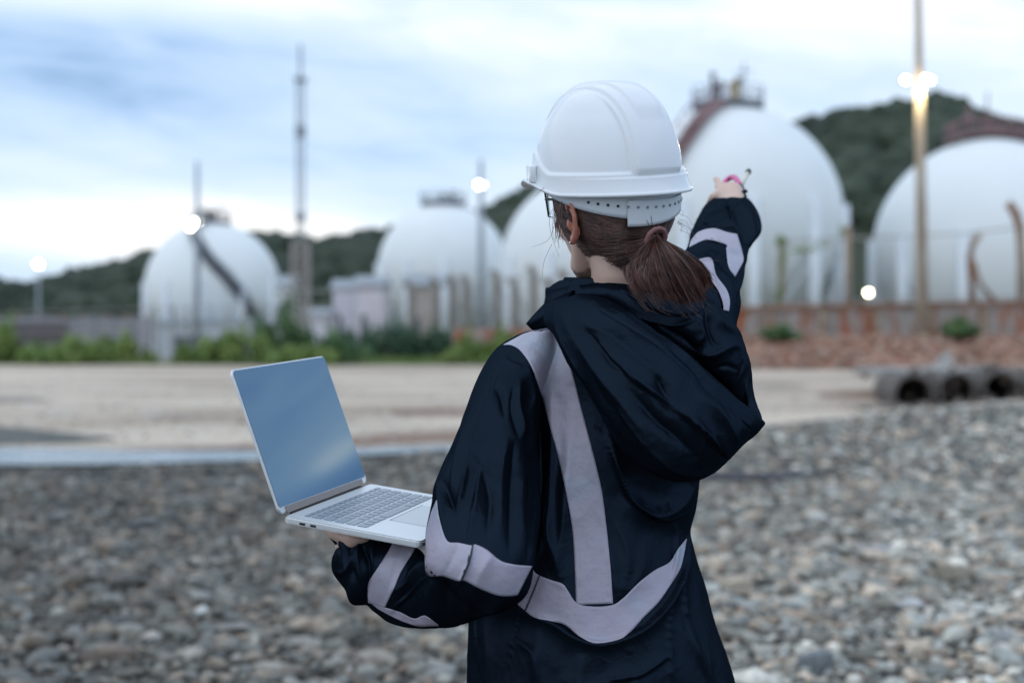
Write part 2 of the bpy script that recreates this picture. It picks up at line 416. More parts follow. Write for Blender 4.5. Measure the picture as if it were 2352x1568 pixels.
def stone_material():
    m = bpy.data.materials.new('beach_stone'); m.use_nodes = True; nt = m.node_tree; b = nt.nodes['Principled BSDF']; N = nt.nodes.new; L = nt.links.new
    at = N('ShaderNodeAttribute'); at.attribute_name = 'tint'
    tc = N('ShaderNodeTexCoord'); n = N('ShaderNodeTexNoise'); n.inputs['Scale'].default_value = 28; n.inputs['Detail'].default_value = 6; L(tc.outputs['Object'], n.inputs[0])
    mr = N('ShaderNodeMapRange'); mr.inputs[1].default_value = .3; mr.inputs[2].default_value = .7; mr.inputs[3].default_value = .7; mr.inputs[4].default_value = 1.3; L(n.outputs[0], mr.inputs[0])
    sc_ = N('ShaderNodeVectorMath'); sc_.operation = 'SCALE'; L(at.outputs['Color'], sc_.inputs[0]); L(mr.outputs[0], sc_.inputs['Scale']); L(sc_.outputs[0], b.inputs['Base Color'])
    b.inputs['Roughness'].default_value = .62
    bp = N('ShaderNodeBump'); bp.inputs['Strength'].default_value = .5; bp.inputs['Distance'].default_value = .01; L(n.outputs[0], bp.inputs['Height']); L(bp.outputs[0], b.inputs['Normal'])
    return m
M_stone = stone_material()
def shore(px):   # picture row where the stones end
    return np.interp(px, [-1500, 0, 600, 1040, 1400, 1700, 1900, 2060, 2352, 3600], [1088, 1082, 1068, 1044, 1018, 985, 965, 948, 918, 890])
def gravel():
    protos = [rock_proto(1, 100 + i, (1, rng.uniform(.5, .9), rng.uniform(.22, .48))) for i in range(10)]
    Vs = []; Fs = []; Cs = []; base = 0
    def batch(n, d0, d1, s0, s1, wide, low=0.0):
        nonlocal base
        # uniform per ground area inside a wedge as wide as the view and a margin
        d = np.sqrt(rng.uniform(d0 ** 2, d1 ** 2, n)); x = rng.uniform(-wide, wide, n) * d
        ppx = 1176 + FPX * x / d; gz = ground_z(x, d); ppy = HZ + (CH - gz) * FPX / d
        edge = shore(ppx) + fbm_cheap(x * .9, d * .9) * 10
        lim = ppy
        keep_ = lim > edge
        d = d[keep_]; x = x[keep_]; gz = gz[keep_]; ppx = ppx[keep_]; k = len(d)
        s = s0 * np.exp(rng.normal(0, .38, k)); s = np.clip(s, s0 * .45, s1)
        Rm = rand_rot(k, .38); pid = rng.integers(0, len(protos), k)
        c = PAL[rng.choice(len(PAL), k, p=PW)] * rng.uniform(.5, 1.5, (k, 1))
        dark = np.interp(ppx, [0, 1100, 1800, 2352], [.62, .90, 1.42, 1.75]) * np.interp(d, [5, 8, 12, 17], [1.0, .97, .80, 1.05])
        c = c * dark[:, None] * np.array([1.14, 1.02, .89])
        for q in range(len(protos)):
            sel = np.where(pid == q)[0]; Vp, Fp = protos[q]
            W = np.einsum('nij,vj->nvi', Rm[sel], Vp) * s[sel][:, None, None]
            W += np.stack([x[sel], d[sel], gz[sel] + s[sel] * .16 + low], 1)[:, None, :]
            nv = len(Vp); Vs.append(W.reshape(-1, 3)); 
            Fs.append((Fp[None] + base + (np.arange(len(sel)) * nv)[:, None, None]).reshape(-1, 3)); base += len(sel) * nv
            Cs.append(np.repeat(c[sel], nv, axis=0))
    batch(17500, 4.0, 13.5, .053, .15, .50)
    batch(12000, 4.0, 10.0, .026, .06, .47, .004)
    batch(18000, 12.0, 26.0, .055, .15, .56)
    V = np.concatenate(Vs); F = np.concatenate(Fs); C = np.concatenate(Cs)
    me = bpy.data.meshes.new('gravel'); me.vertices.add(len(V)); me.vertices.foreach_set('co', V.ravel().astype('f'))
    me.loops.add(F.size); me.loops.foreach_set('vertex_index', F.ravel().astype('i')); me.polygons.add(len(F))
    me.polygons.foreach_set('loop_start', np.arange(0, F.size, 3).astype('i')); me.update(); me.validate()
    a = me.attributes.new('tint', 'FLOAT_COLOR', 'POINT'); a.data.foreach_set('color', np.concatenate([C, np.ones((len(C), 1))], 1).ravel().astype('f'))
    tag(link_mesh('gravel', me, M_stone, smooth=False), 'grey and tan stones covering the shore', 'gravel', kind='stuff')
def fbm_cheap(x, y):
    return np.sin(x * 2.1 + np.sin(y * 1.7) * 1.3) * .6 + np.sin(x * 5.3 + y * 3.1) * .4
gravel()
def debris():
    Vs = []; Fs = []; Cs = []; base = 0
    for i in range(1500):
        py = 845 + 190 * random.random() ** .7; px = random.uniform(-300, 2100)
        if py > shore(px) - 12: continue
        d = gd(px, py); x = (px - 1176) / FPX * d; V, F = rock_proto(1, i % 20, (1, .8, .35)); s = random.uniform(.02, .055) * (1.6 if random.random() < .08 else 1)
        V = V * s @ rand_rot(1, .3)[0].T + np.array([x, d, float(ground_z(x, d)) + .018])
        c = random.choice([(.55, .54, .52), (.10, .09, .08), (.20, .15, .11), (.32, .28, .24), (.65, .66, .68), (.14, .13, .12)])
        Vs.append(V); Fs.append(F + base); base += len(V); Cs.append(np.tile([*c, 1], (len(V), 1)))
    me = mesh_np('beach_debris', np.concatenate(Vs), np.concatenate(Fs)); a = me.attributes.new('tint', 'FLOAT_COLOR', 'POINT'); a.data.foreach_set('color', np.concatenate(Cs).ravel().astype('f'))
    tag(link_mesh('beach_debris', me, M_stone, smooth=False), 'small shells and pebbles strewn over the sand', 'pebbles', kind='stuff')
debris()
# (px, py, width px, tint, flat, label)
ROCKS = [
    (305, 1358, 130, (.085, .08, .07), .40, 'large dark brown rock lying on the gravel at lower left'),
    (2185, 1345, 120, (.16, .14, .10), .55, 'large brown rock among pale stones right of the person'),
    (1868, 1552, 120, (.17, .19, .20), .65, 'big blue grey rock at the bottom edge beside the jacket hem'),
    (462, 1420, 42, (.60, .60, .56), .7, 'small nearly white round stone under the laptop'),
    (2290, 1128, 70, (.17, .16, .15), .45, 'dark flat rock high on the right part of the stone bank'),
    (2090, 1400, 80, (.48, .48, .47), .35, 'pale flat slab leaning left of the large brown rock'),
    (545, 1462, 120, (.20, .19, .17), .3, 'long grey slab at the lower left near the white stone'),
    (700, 1500, 95, (.26, .24, .21), .35, 'tan slab on the gravel below the left elbow'),
    (1960, 1195, 80, (.13, .12, .10), .4, 'dark brown flat rock on the bank below the stick'),
    (2030, 1280, 130, (.33, .31, .30), .25, 'long pinkish grey slab in the middle of the right gravel'),
    (520, 1185, 60, (.32, .26, .21), .6, 'tan rock behind the open laptop on the dark stones'),
    (340, 1218, 100, (.10, .10, .10), .3, 'low black rock on the dark stones at left'),
    (870, 1535, 110, (.30, .27, .23), .4, 'broad tan rock at the bottom edge left of the jacket'),
    (60, 1490, 80, (.27, .25, .22), .4, 'tan rock at the lower left corner'),
    (2300, 1480, 100, (.36, .36, .36), .4, 'pale grey rock at the lower right corner'),
]
for i, (px, py, w, c, fl, lab) in enumerate(ROCKS):
    d = gd(px, py); x = (px - 1176) / FPX * d; gz = float(ground_z(x, d))
    s = w / FPX * d / 2
    V, F = rock_proto(3, 300 + i, (1, .8, fl), .35)
    a = random.uniform(-.35, .35); Rz = np.array([[math.cos(a), -math.sin(a), 0], [math.sin(a), math.cos(a), 0], [0, 0, 1]])
    V = (V @ Rz.T) * s
    o = obj('rock', V, F.tolist(), M_stone, smooth=False); o.location = (x, d, gz + s * fl * .45 + .02)
    at = o.data.attributes.new('tint', 'FLOAT_COLOR', 'POINT'); at.data.foreach_set('color', np.tile([*c, 1], len(V)).astype('f'))
    tag(o, lab, 'rock')
# driftwood branch lying on the stones
def branch():
    a = [(1600, 1118), (1680, 1122), (1760, 1124), (1830, 1119), (1885, 1112)]
    pts = []
    for px, py in a:
        d = gd(px, py); x = (px - 1176) / FPX * d; pts.append((x, d, float(ground_z(x, d)) + .11))
    mb = MB().tube(pts, [.035, .04, .036, .03, .012], 8).tube([pts[2], (pts[2][0] + .15, pts[2][1] - .25, .07)], [.016, .007], 6)
    o = mb.build('branch', mat('driftwood', (.075, .08, .10), .8, noise_scale=20, color2=(.13, .12, .13), bump=.4, bscale=40), smooth=True)
    tag(o, 'dark bare branch lying on the gravel beside the hood', 'branch')
branch()

# ---- red rock embankment, wall and culvert on the right
M_red = mat('red_rock', (.27, .13, .09), .9, noise_scale=1.1, color2=(.42, .29, .22), nfac=(.3, .7), bump=1, bscale=3, bdist=.12, detail=8, c3=(.36, .20, .14))
def embankment():
    # foot and crest lines in world space
    n, k = 150, 16; V = []
    for i in range(n):
        x = 1.4 + 37 * i / (n - 1)
        for j in range(k):
            t = j / (k - 1)
            y = 41.0 + 4.2 * t + .6 * noise.noise(Vector((x * .5, t * 2, 4)))
            z = .48 + 1.08 * t ** .8 + .16 * noise.noise(Vector((x * 1.6, t * 5, 1))) + .10 * noise.noise(Vector((x * 4, t * 9, 7)))
            V.append((x, y, z))
        V.append((x, 47.5, 1.62 + .05 * noise.noise(Vector((x, 0, 0))))); V.append((x, 56, -.5))
    k += 2
    F = [(i * k + j, i * k + j + 1, (i + 1) * k + j + 1, (i + 1) * k + j) for i in range(n - 1) for j in range(k - 1)]
    tag(obj('embankment', V, F, M_red, smooth=False), kind='structure')
    # loose blocks on the slope
    Vs = []; Fs = []; Cs = []; base = 0
    for i in range(2600):
        x = random.uniform(1.6, 34); t = random.random(); y = 40.7 + 4.3 * t; z = .52 + 1.06 * t ** .8
        V, F = rock_proto(1, i % 24, (1, .8, .7)); s = random.uniform(.06, .22)
        V = V * s @ rand_rot(1, .8)[0].T + np.array([x, y, z])
        c = random.choice([(.33, .16, .105), (.36, .21, .14), (.28, .14, .10), (.40, .29, .22), (.25, .16, .12), (.34, .22, .17)])
        Vs.append(V); Fs.append(F + base); base += len(V); Cs.append(np.tile([*c, 1], (len(V), 1)))
    for i in range(260):
        x = random.uniform(6.0, 13.5); y = random.uniform(24.3, 25.6); V, F = rock_proto(1, i % 24, (1, .8, .7)); s = random.uniform(.05, .17)
        V = V * s @ rand_rot(1, .8)[0].T + np.array([x, y, float(ground_z(x, y)) + .02 + (.72 * random.random() if y > 25.0 else 0)]); c = random.choice([(.24, .20, .17), (.16, .13, .11), (.30, .25, .22), (.10, .085, .075)])
        Vs.append(V); Fs.append(F + base); base += len(V); Cs.append(np.tile([*c, 1], (len(V), 1)))
    me = mesh_np('rubble', np.concatenate(Vs), np.concatenate(Fs)); a = me.attributes.new('tint', 'FLOAT_COLOR', 'POINT'); a.data.foreach_set('color', np.concatenate(Cs).ravel().astype('f'))
    tag(link_mesh('rubble', me, M_stone, smooth=False), 'loose reddish rubble covering the slope below the wall', 'rubble', kind='stuff')
embankment()
def rust_material(name, base, base2, rust, amount, vertical=True):
    m = mat(name, base, .85, noise_scale=2.5, color2=base2, bump=.5, bscale=9); nt = m.node_tree; b = nt.nodes['Principled BSDF']; N = nt.nodes.new; L = nt.links.new
    src = b.inputs['Base Color'].links[0].from_socket
    tc = N('ShaderNodeTexCoord'); mp = N('ShaderNodeMapping'); L(tc.outputs['Object'], mp.inputs[0]); mp.inputs['Scale'].default_value = (2.2, 2.2, .35) if vertical else (1, 1, 1)
    n = N('ShaderNodeTexNoise'); n.inputs['Scale'].default_value = 1.4; n.inputs['Detail'].default_value = 6; n.inputs['Roughness'].default_value = .65; L(mp.outputs[0], n.inputs[0])
    r = N('ShaderNodeMapRange'); r.inputs[1].default_value = .62 - amount * .3; r.inputs[2].default_value = .70 - amount * .2; L(n.outputs[0], r.inputs[0])
    mx = N('ShaderNodeMix'); mx.data_type = 'RGBA'; L(r.outputs[0], mx.inputs[0]); L(src, mx.inputs[6]); mx.inputs[7].default_value = (*rust, 1); L(mx.outputs[2], b.inputs['Base Color'])
    return m
M_rustwall = rust_material('stained_concrete', (.36, .34, .31), (.24, .22, .20), (.30, .10, .045), .45)
M_rustpost = rust_material('rusty_post', (.36, .31, .25), (.26, .19, .13), (.22, .10, .05), .5)
M_rust = mat('rust', (.20, .10, .065), .85, noise_scale=4, color2=(.30, .19, .13))
M_conc = mat('concrete', (.30, .30, .29), .9, noise_scale=3, color2=(.40, .39, .37), bump=.3, bscale=20)
def sea_wall():
    t = empty('sea_wall', (16, 46.4, 1.4), 'low rust stained concrete wall on the red rock slope at right', 'wall')
    mb = MB(); W = 1.75; X0 = 2.2; TP = lambda x: 2.25 + .022 * x
    for i in range(26):
        x = X0 + i * W; mb.box((x, 46.4, (1.1 + TP(x)) / 2), (W - .005, .3, TP(x) - 1.1))
    mb.build('panel', M_rustwall, t)
    mb = MB()
    for i in range(27):
        x = X0 - W / 2 + i * W; mb.box((x, 46.19, (1.1 + TP(x)) / 2 - .03), (.24, .12, TP(x) - 1.1 - .1), bev=.02)
    mb.build('rib', M_rustpost, t)
    xm = X0 + W * 12.5; mb = MB().box((xm, 46.36, TP(xm) + .075), (W * 26, .46, .14), rot=Matrix.Rotation(-math.atan(.022), 3, 'Y'), bev=.02)
    mb.build('coping', M_rust, t)
    fin(t)
sea_wall()
def post(px, ytop, ybot, d, w, label, bend=None, group='concrete fence posts behind the wall', material=None, cat='fence post'):
    a = P(px, ybot, d); b = P(px, ytop, d); t = empty('fence_post', a, label, cat, group)
    mb = MB()
    pts = [a, a.lerp(b, .5), b]
    if bend: pts = [P(*q, d) for q in bend]
    bmv = MB().tube(pts, w, 8).build('shaft', material or M_rustpost, t, True)
    for k in range(3):
        q = pts[0].lerp(pts[1], .3 + .25 * k); MB().tube([q + Vector((0, 0, -.02)), q + Vector((0, 0, .02))], w * 1.22, 8).build('clamp', M_conc, t)
    fin(t)
post(1948, 520, 706, 48, .12, 'straight pale fence post behind the wall left of the low lamp')
post(1795, 545, 712, 48, .11, 'straight fence post wrapped in green creeper behind the wall')
post(2232, 545, 700, 46.9, .12, 'curved fence post whose top hooks to the right, behind the wall', bend=[(2232, 702), (2230, 640), (2228, 585), (2236, 556), (2250, 540)])
post(2345, 465, 700, 46.9, .15, 'tall fence post with its tip bent left at the right edge', bend=[(2347, 720), (2346, 600), (2342, 520), (2333, 490), (2316, 466)])
t = tag(MB().tube([P(2236, 600, 46.9), P(2250, 650, 46.9), P(2285, 690, 46.9)], .08, 8).build('brace', M_rustpost, None, True), 'curved rusty brace leaning against the hooked fence post', 'brace')
for i, (y0, y1, y2) in enumerate([(548, 545, 522), (690, 688, 683)]):
    o = MB().tube([P(1790, y0 + 6, 48), P(1948, y0, 48), P(2120, y1 - 4, 47.5), P(2240, (y1 + y2) / 2, 47), P(2345, y2, 46.9), P(2600, y2 - 6, 46.6)], .03, 5).build('fence_wire', M_conc, None, True)
    tag(o, ['upper fence wire strung between the posts in front of the right tank', 'lower fence wire running just above the wall coping'][i], 'wire')
def culvert():
    t = empty('culvert', P(2230, 905, 24.6), 'row of round concrete drain pipes opening towards the beach', 'culvert')
    spec = [(2100, 905, 47), (2200, 898, 43), (2300, 894, 42), (2400, 890, 42), (2500, 886, 42)]
    for k, (px, py, r) in enumerate(spec):
        d = 24.5 + .12 * k; c = P(px, py, d); rad = r / FPX * d
        bm = bmesh.new(); n = 28; prof = [(rad * .84, 2.6), (rad * .84, 0), (rad, 0), (rad * 1.02, .05), (rad, .1), (rad, 2.6)]
        dirv = Vector((.12, 1, 0)).normalized()
        sx = dirv.cross(Vector((0, 0, 1))).normalized(); rings = []
        for (q, dd) in prof: rings.append([bm.verts.new(c + dirv * dd + sx * q * math.cos(2 * math.pi * j / n) + Vector((0, 0, 1)) * q * math.sin(2 * math.pi * j / n)) for j in range(n)])
        for a_, b_ in zip(rings, rings[1:]):
            for j in range(n): bm.faces.new((a_[j], a_[(j + 1) % n], b_[(j + 1) % n], b_[j]))
        bm.faces.new(rings[0]); bmesh.ops.recalc_face_normals(bm, faces=bm.faces[:])
        objb('pipe', bm, M_culv, t)
    mb = MB()
    a = P(2110, 860, 25.6); b = P(2530, 850, 25.9)
    mb.box(((a.x + b.x) / 2, 29.6, a.z - .02), (b.x - a.x, 1.9, .16), bev=.03)
    mb.build('slab', M_conc, t); fin(t)
M_culv = mat('dark_concrete', (.06, .052, .048), .9, noise_scale=4, color2=(.16, .14, .125), bump=.4, bscale=14)
culvert()
# broken pale concrete lump leaning over the culvert
V, F = rock_proto(3, 77, (1, .6, 1.1), .5); o = obj('concrete_block', V * .42, F.tolist(), M_conc, smooth=False); o.location = P(2170, 838, 38); tag(o, 'pointed lump of pale concrete on the red slope above the drain pipes', 'concrete block')

# ---- foliage
def leaf_mesh(parts, size, seed=0, double=False):
    """parts: (centre, radii, count): leaf-sized faces scattered through lumpy volumes"""
    r = np.random.default_rng(seed); Vs = []
    for c, rad, n in parts:
        u = r.normal(size=(n, 3)); u /= np.linalg.norm(u, axis=1, keepdims=True); q = r.uniform(0, 1, (n, 1)) ** .45
        lump = 1 + .28 * np.sin(u[:, :1] * 5 + seed) * np.cos(u[:, 2:] * 6 + seed * 2) + .15 * r.normal(size=(n, 1))
        p = np.array(c) + u * q * lump * np.array(rad)
        a = r.normal(size=(n, 3)); a /= np.linalg.norm(a, axis=1, keepdims=True); b = np.cross(a, r.normal(size=(n, 3))); b /= np.linalg.norm(b, axis=1, keepdims=True)
        s = size * r.uniform(.6, 1.4, (n, 1))
        Vs.append(np.stack([p - a * s, p - b * s * .45, p + a * s, p + b * s * .45], 1).reshape(-1, 3))
    V = np.concatenate(Vs); F = np.arange(len(V)).reshape(-1, 4); return V, F
def leaf_mat(name, c1, c2, c3):
    m = mat(name, c1, .6, noise_scale=1.2, color2=c2, nfac=(.3, .7), c3=c3, detail=4); return m
M_leaf_y = leaf_mat('leaf_yellow_green', (.10, .18, .035), (.28, .34, .10), (.17, .25, .06))
M_leaf_g = leaf_mat('leaf_green', (.045, .11, .04), (.14, .22, .07), (.08, .16, .055))
M_leaf_d = leaf_mat('leaf_dark', (.035, .085, .05), (.09, .16, .075), (.055, .12, .065))
def bush(px, ytop, ybot, w, d, m, label, seed):
    base = P(px, ybot, d); top = P(px, ytop, d); h = top.z - base.z; hw = w / 2 / FPX * d
    r = random.Random(seed); parts = []
    for i in range(11):
        f = r.uniform(-.95, .95); hh = h * (1 - .35 * abs(f)) * r.uniform(.55, 1.25)
        parts.append(((base.x + f * hw, base.y + r.uniform(-.5, .5), base.z + hh * .5), (hw * .32, .6, hh * .55), 330))
    V, F = leaf_mesh(parts, .07 * d / 34, seed)
    t = empty('bush', base, label, 'bush', 'bushes growing along the back of the beach')
    obj('foliage', V, F.tolist(), m, t, smooth=False)
    mb = MB()
    for i in range(5):
        x = base.x + r.uniform(-.5, .5) * hw; mb.tube([(x, base.y, base.z - .1), (x + r.uniform(-.2, .2), base.y, base.z + h * .35), (x + r.uniform(-.4, .4), base.y + r.uniform(-.2, .2), base.z + h * .7)], [.035, .022, .008], 5)
    mb.build('stem', M_bark, t); fin(t)
M_bark = mat('bark', (.10, .075, .055), .9)
BUSH = [(25, 752, 836, 150, 45.4, 'y', 'yellow green bush at the left edge of the beach'),
        (120, 790, 842, 150, 44.7, 'y', 'low yellow green bush second from the left edge'),
        (205, 762, 842, 120, 45.4, 'y', 'rounded bright bush under the low slatted fence'),
        (290, 778, 842, 130, 45.4, 'y', 'bright bush left of the pale sandy gap'),
        (470, 785, 842, 110, 45.4, 'y', 'small yellow green bush just right of the pale sandy gap'),
        (565, 756, 842, 150, 45.4, 'y', 'yellow green bush behind the top edge of the laptop'),
        (650, 702, 836, 140, 49.8, 'g', 'tall green bush standing in front of the lattice mast'),
        (700, 790, 843, 150, 44.0, 'y', 'low bright bush at the foot of the tall green bush'),
        (790, 760, 842, 130, 45.4, 'g', 'green bush right of the lattice mast'),
        (880, 722, 842, 190, 46.9, 'd', 'largest dark green bush in front of the middle tank'),
        (985, 736, 842, 150, 46.9, 'd', 'dark green bush just right of the largest one'),
        (1080, 775, 842, 120, 45.4, 'y', 'dry yellow green bush beside the shoulder'),
        (1150, 765, 845, 90, 45.4, 'y', 'small yellow green bush touching the jacket shoulder'),
        (1790, 748, 778, 66, 44.5, 'g', 'small green tuft at the foot of the creeper post'),
        (2205, 738, 768, 50, 44.5, 'g', 'small dark tuft at the foot of the wall left of the hooked post')]
for i, (px, y0, y1, w, d, k, lab) in enumerate(BUSH):
    bush(px, y0, y1, w, d, {'y': M_leaf_y, 'g': M_leaf_g, 'd': M_leaf_d}[k], lab, 40 + i)
V, F = leaf_mesh([(P(1795, 552, 47.8), (.24, .2, .2), 160), (P(1797, 600, 47.8), (.13, .1, .5), 160), (P(1790, 670, 47.8), (.11, .1, .45), 130), (P(1840, 573, 47.8), (.62, .15, .12), 160), (P(1890, 562, 47.8), (.36, .1, .09), 60), (P(1935, 530, 47.8), (.1, .1, .3), 60)], .05, 5)
tag(obj('creeper', V, F.tolist(), M_leaf_y, smooth=False), 'green creeper climbing the post and trailing along the wire', 'climbing plant')
# grassy verge under the bushes
V = []; 
for i in range(9000):
    x = random.uniform(-32, 1); y = random.uniform(44.6, 48); h = random.uniform(.08, .32) * (1 if not -11.6 < x * 45 / y < -10.1 else .15); a = random.uniform(-.08, .08); w = .03
    V += [(x - w, y, .68), (x + w, y, .68), (x + a, y + random.uniform(-.1, .1), .7 + h)]
tag(obj('grass', V, [(3 * i, 3 * i + 1, 3 * i + 2) for i in range(len(V) // 3)], M_leaf_y, smooth=False), 'rough grass growing along the back of the beach', 'grass', kind='stuff')

# ---- forested hills
M_forest = mat('forest_ground', (.035, .045, .028), .95, noise_scale=.03, color2=(.07, .08, .05))
M_canopy = mat('canopy_leaf', (.018, .032, .024), .9, noise_scale=.05, color2=(.055, .072, .048), nfac=(.3, .7), detail=5, c3=(.034, .05, .03))
def hill(name, outline, d, depth, seed, crown, n):
    o = poly_resample(outline, 90); k = 16; V = []
    base = 0.0
    for i in range(90):
        for j in range(k):
            t = j / (k - 1); dd = d + (1 - math.sin(t * math.pi / 2)) * -depth if False else d - depth * (1 - t)
            top = P(o[i, 0], o[i, 1], d); z = base + (top.z - crown * 1.25 - base) * math.sin(t * math.pi / 2)
            x = top.x * (dd / d) ; V.append((x, dd, max(z, base - .5)))
        top = P(o[i, 0], o[i, 1], d); V.append((top.x * 1.15, d + depth, base))
    k += 1
    F = [(i * k + j, i * k + j + 1, (i + 1) * k + j + 1, (i + 1) * k + j) for i in range(89) for j in range(k - 1)]
    tag(obj(name, V, F, M_forest), kind='structure')
    r = np.random.default_rng(seed); Vs = []; Fs = []; b0 = 0
    protos = []
    for q in range(6):
        bm = bmesh.new(); bmesh.ops.create_icosphere(bm, subdivisions=2, radius=1)
        for v in bm.verts: v.co *= 1 + .45 * noise.noise(v.co * 2.1 + Vector((q * 7, seed, 0))); v.co.z *= .9
        protos.append((np.array([v.co[:] for v in bm.verts]), np.array([[w.index for w in f.verts] for f in bm.faces]))); bm.free()
    for c in range(n):
        i = r.uniform(0, 89); t = r.uniform(0.15, 1) ** .8
        if c % 4 == 0: t = 1 - r.uniform(0, .06)
        ox = np.interp(i, range(90), o[:, 0]); oy = np.interp(i, range(90), o[:, 1]); top = P(ox, oy, d); dd = d - depth * (1 - t)
        z = base + (top.z - crown * 1.25 - base) * math.sin(t * math.pi / 2); s = crown * r.uniform(.55, 1.25)
        Vp, Fp = protos[r.integers(0, 6)]; a = r.uniform(0, 6.28); ca, sa = math.cos(a), math.sin(a)
        W = Vp @ np.array([[ca, sa, 0], [-sa, ca, 0], [0, 0, 1]]) * np.array([s, s, s * r.uniform(.8, 1.5)]) + np.array([top.x * dd / d, dd, z])
        Vs.append(W); Fs.append(Fp + b0); b0 += len(Vp)
    me = mesh_np('forest', np.concatenate(Vs), np.concatenate(Fs))
    return link_mesh('forest', me, M_canopy, smooth=False)
tag(hill('hill', [(-500, 610), (-250, 600), (-60, 640), (30, 655), (95, 648), (180, 628), (260, 606), (330, 590), (420, 575), (520, 552), (600, 543), (660, 552), (720, 563), (800, 548), (870, 536), (930, 530), (1010, 508), (1080, 498), (1140, 478), (1200, 457), (1300, 440), (1420, 460), (1540, 520)], 480, 210, 3, 4.6, 2600), 'dark wooded ridge behind the left and middle tanks', 'forest', kind='stuff')
tag(hill('hill', [(1480, 470), (1560, 420), (1700, 370), (1800, 322), (1850, 303), (1905, 287), (1970, 272), (2030, 262), (2090, 256), (2150, 246), (2200, 258), (2250, 276), (2310, 300), (2400, 310), (2550, 290), (2800, 330), (3100, 420)], 430, 200, 5, 4.6, 2400), 'dark wooded hill behind the two right hand tanks', 'forest', kind='stuff')

# ---- spherical gas tanks
M_tank = mat('tank_paint', (.76, .79, .79), .45, noise_scale=.12, color2=(.83, .85, .85), nfac=(.3, .7), stretch=(1, 1, .3))
M_tankleg = mat('leg_paint', (.66, .70, .74), .5, noise_scale=.5, color2=(.75, .78, .80))
M_steel = mat('dark_steel', (.09, .10, .12), .6)
M_redsteel = mat('red_oxide_steel', (.19, .11, .11), .7, noise_scale=1, color2=(.27, .17, .17))
M_yellow = mat('yellow_paint', (.75, .50, .05), .5)
def tank(cx, cy, r, d, label, legs=11, platform=None, seed=0, stair=None, stairmat=None):
    c = P(cx, cy, d); rad = r / FPX * d; base = -.1
    t = empty('gas_tank', (c.x, c.y, base), label, 'gas tank', 'white spherical gas tanks')
    bm = bmesh.new(); bmesh.ops.create_uvsphere(bm, u_segments=96, v_segments=64, radius=rad, matrix=Matrix.Translation(c)); objb('shell', bm, M_tank, t, True)
    for k in range(legs):
        a = 2 * math.pi * (k + .35) / legs; x = c.x + (rad + .05) * math.cos(a); y = c.y + (rad + .05) * math.sin(a)
        MB().tube([(x, y, base), (x, y, c.z + rad * .1)], rad * .052, 12).build('leg', M_tankleg, t, True)
    mb = MB()
    for k in range(legs):
        a = 2 * math.pi * (k + .35) / legs; b = 2 * math.pi * (k + 1.35) / legs; q = rad + .05
        mb.tube([(c.x + q * math.cos(a), c.y + q * math.sin(a), base + 1), (c.x + q * math.cos(b), c.y + q * math.sin(b), c.z - rad * .35)], .06, 5)
        mb.tube([(c.x + q * math.cos(b), c.y + q * math.sin(b), base + 1), (c.x + q * math.cos(a), c.y + q * math.sin(a), c.z - rad * .35)], .06, 5)
    mb.build('cross_brace', M_tankleg, t)
    if platform:
        pr, ph = platform; pr = pr / FPX * d; z = c.z + rad + .02
        mb = MB().tube([(c.x, c.y, z - .25), (c.x, c.y, z + .12)], pr, 32); mb.build('platform', M_steel, t)
        mb = MB(); n = 22
        for k in range(n):
            a = 2 * math.pi * k / n; mb.tube([(c.x + pr * math.cos(a), c.y + pr * math.sin(a), z + .1), (c.x + pr * math.cos(a), c.y + pr * math.sin(a), z + 1.15)], .03, 5)
        for h in (.6, 1.15):
            pts = [(c.x + pr * math.cos(2 * math.pi * k / 32), c.y + pr * math.sin(2 * math.pi * k / 32), z + h) for k in range(33)]; mb.tube(pts, .03, 5)
        mb.build('railing', M_steel, t)
        rr = random.Random(seed)
        for k in range(5):
            x = c.x + rr.uniform(-.5, .5) * pr; y = c.y + rr.uniform(-.5, .5) * pr; h = ph / FPX * d * rr.uniform(.3, .75); MB().tube([(x, y, z), (x, y, z + h)], rr.uniform(.08, .16), 8).box((x, y, z + h), (.4, .35, .25)).build('valve', M_steel, t)
        mb = MB(); x = c.x + pr * .45; mb.tube([(x, c.y, z), (x, c.y, z + ph / FPX * d)], .06, 6); mb.tube([(x - .6, c.y, z + ph / FPX * d * .8), (x + .6, c.y, z + ph / FPX * d * .8)], .04, 5)
        mb.build('antenna', M_steel, t)
    if stair:
        # (angle around the sphere, height angle) from the crown down; angle 0 faces the camera
        pts = []
        for az_, el_ in stair:
            q = rad * 1.045; pts.append(Vector((c.x + q * math.cos(R(el_)) * math.sin(R(az_)), c.y - q * math.cos(R(el_)) * math.cos(R(az_)), c.z + q * math.sin(R(el_)))))
        pts = [Vector(v) for v in poly_resample([tuple(p) for p in pts], 40)]
        mb = MB(); mb2 = MB(); W = rad * .055
        for s_ in (-1, 1):
            e = []
            for i, p in enumerate(pts):
                tt = (pts[min(i + 1, 39)] - pts[max(i - 1, 0)]).normalized(); nn = (p - c).normalized(); sd_ = tt.cross(nn).normalized(); e.append(p + sd_ * W * s_)
            mb.tube(e, .13, 6); mb2.tube([p + (p - c).normalized() * 1.0 for p in e], .06, 5)
            for i in range(0, 40, 3): mb2.tube([e[i], e[i] + (e[i] - c).normalized() * 1.0], .045, 4)
        for i in range(39):
            tt = (pts[i + 1] - pts[i]).normalized(); nn = (pts[i] - c).normalized(); sd_ = tt.cross(nn).normalized()
            for f in (0, .5): 
                q = pts[i].lerp(pts[i + 1], f); mb.tube([q - sd_ * W, q + sd_ * W], .12, 4)
        st = mb.build('staircase', stairmat or M_steel, t); mb2.build('handrail', stairmat or M_steel, st)
    fin(t); return t, c, rad
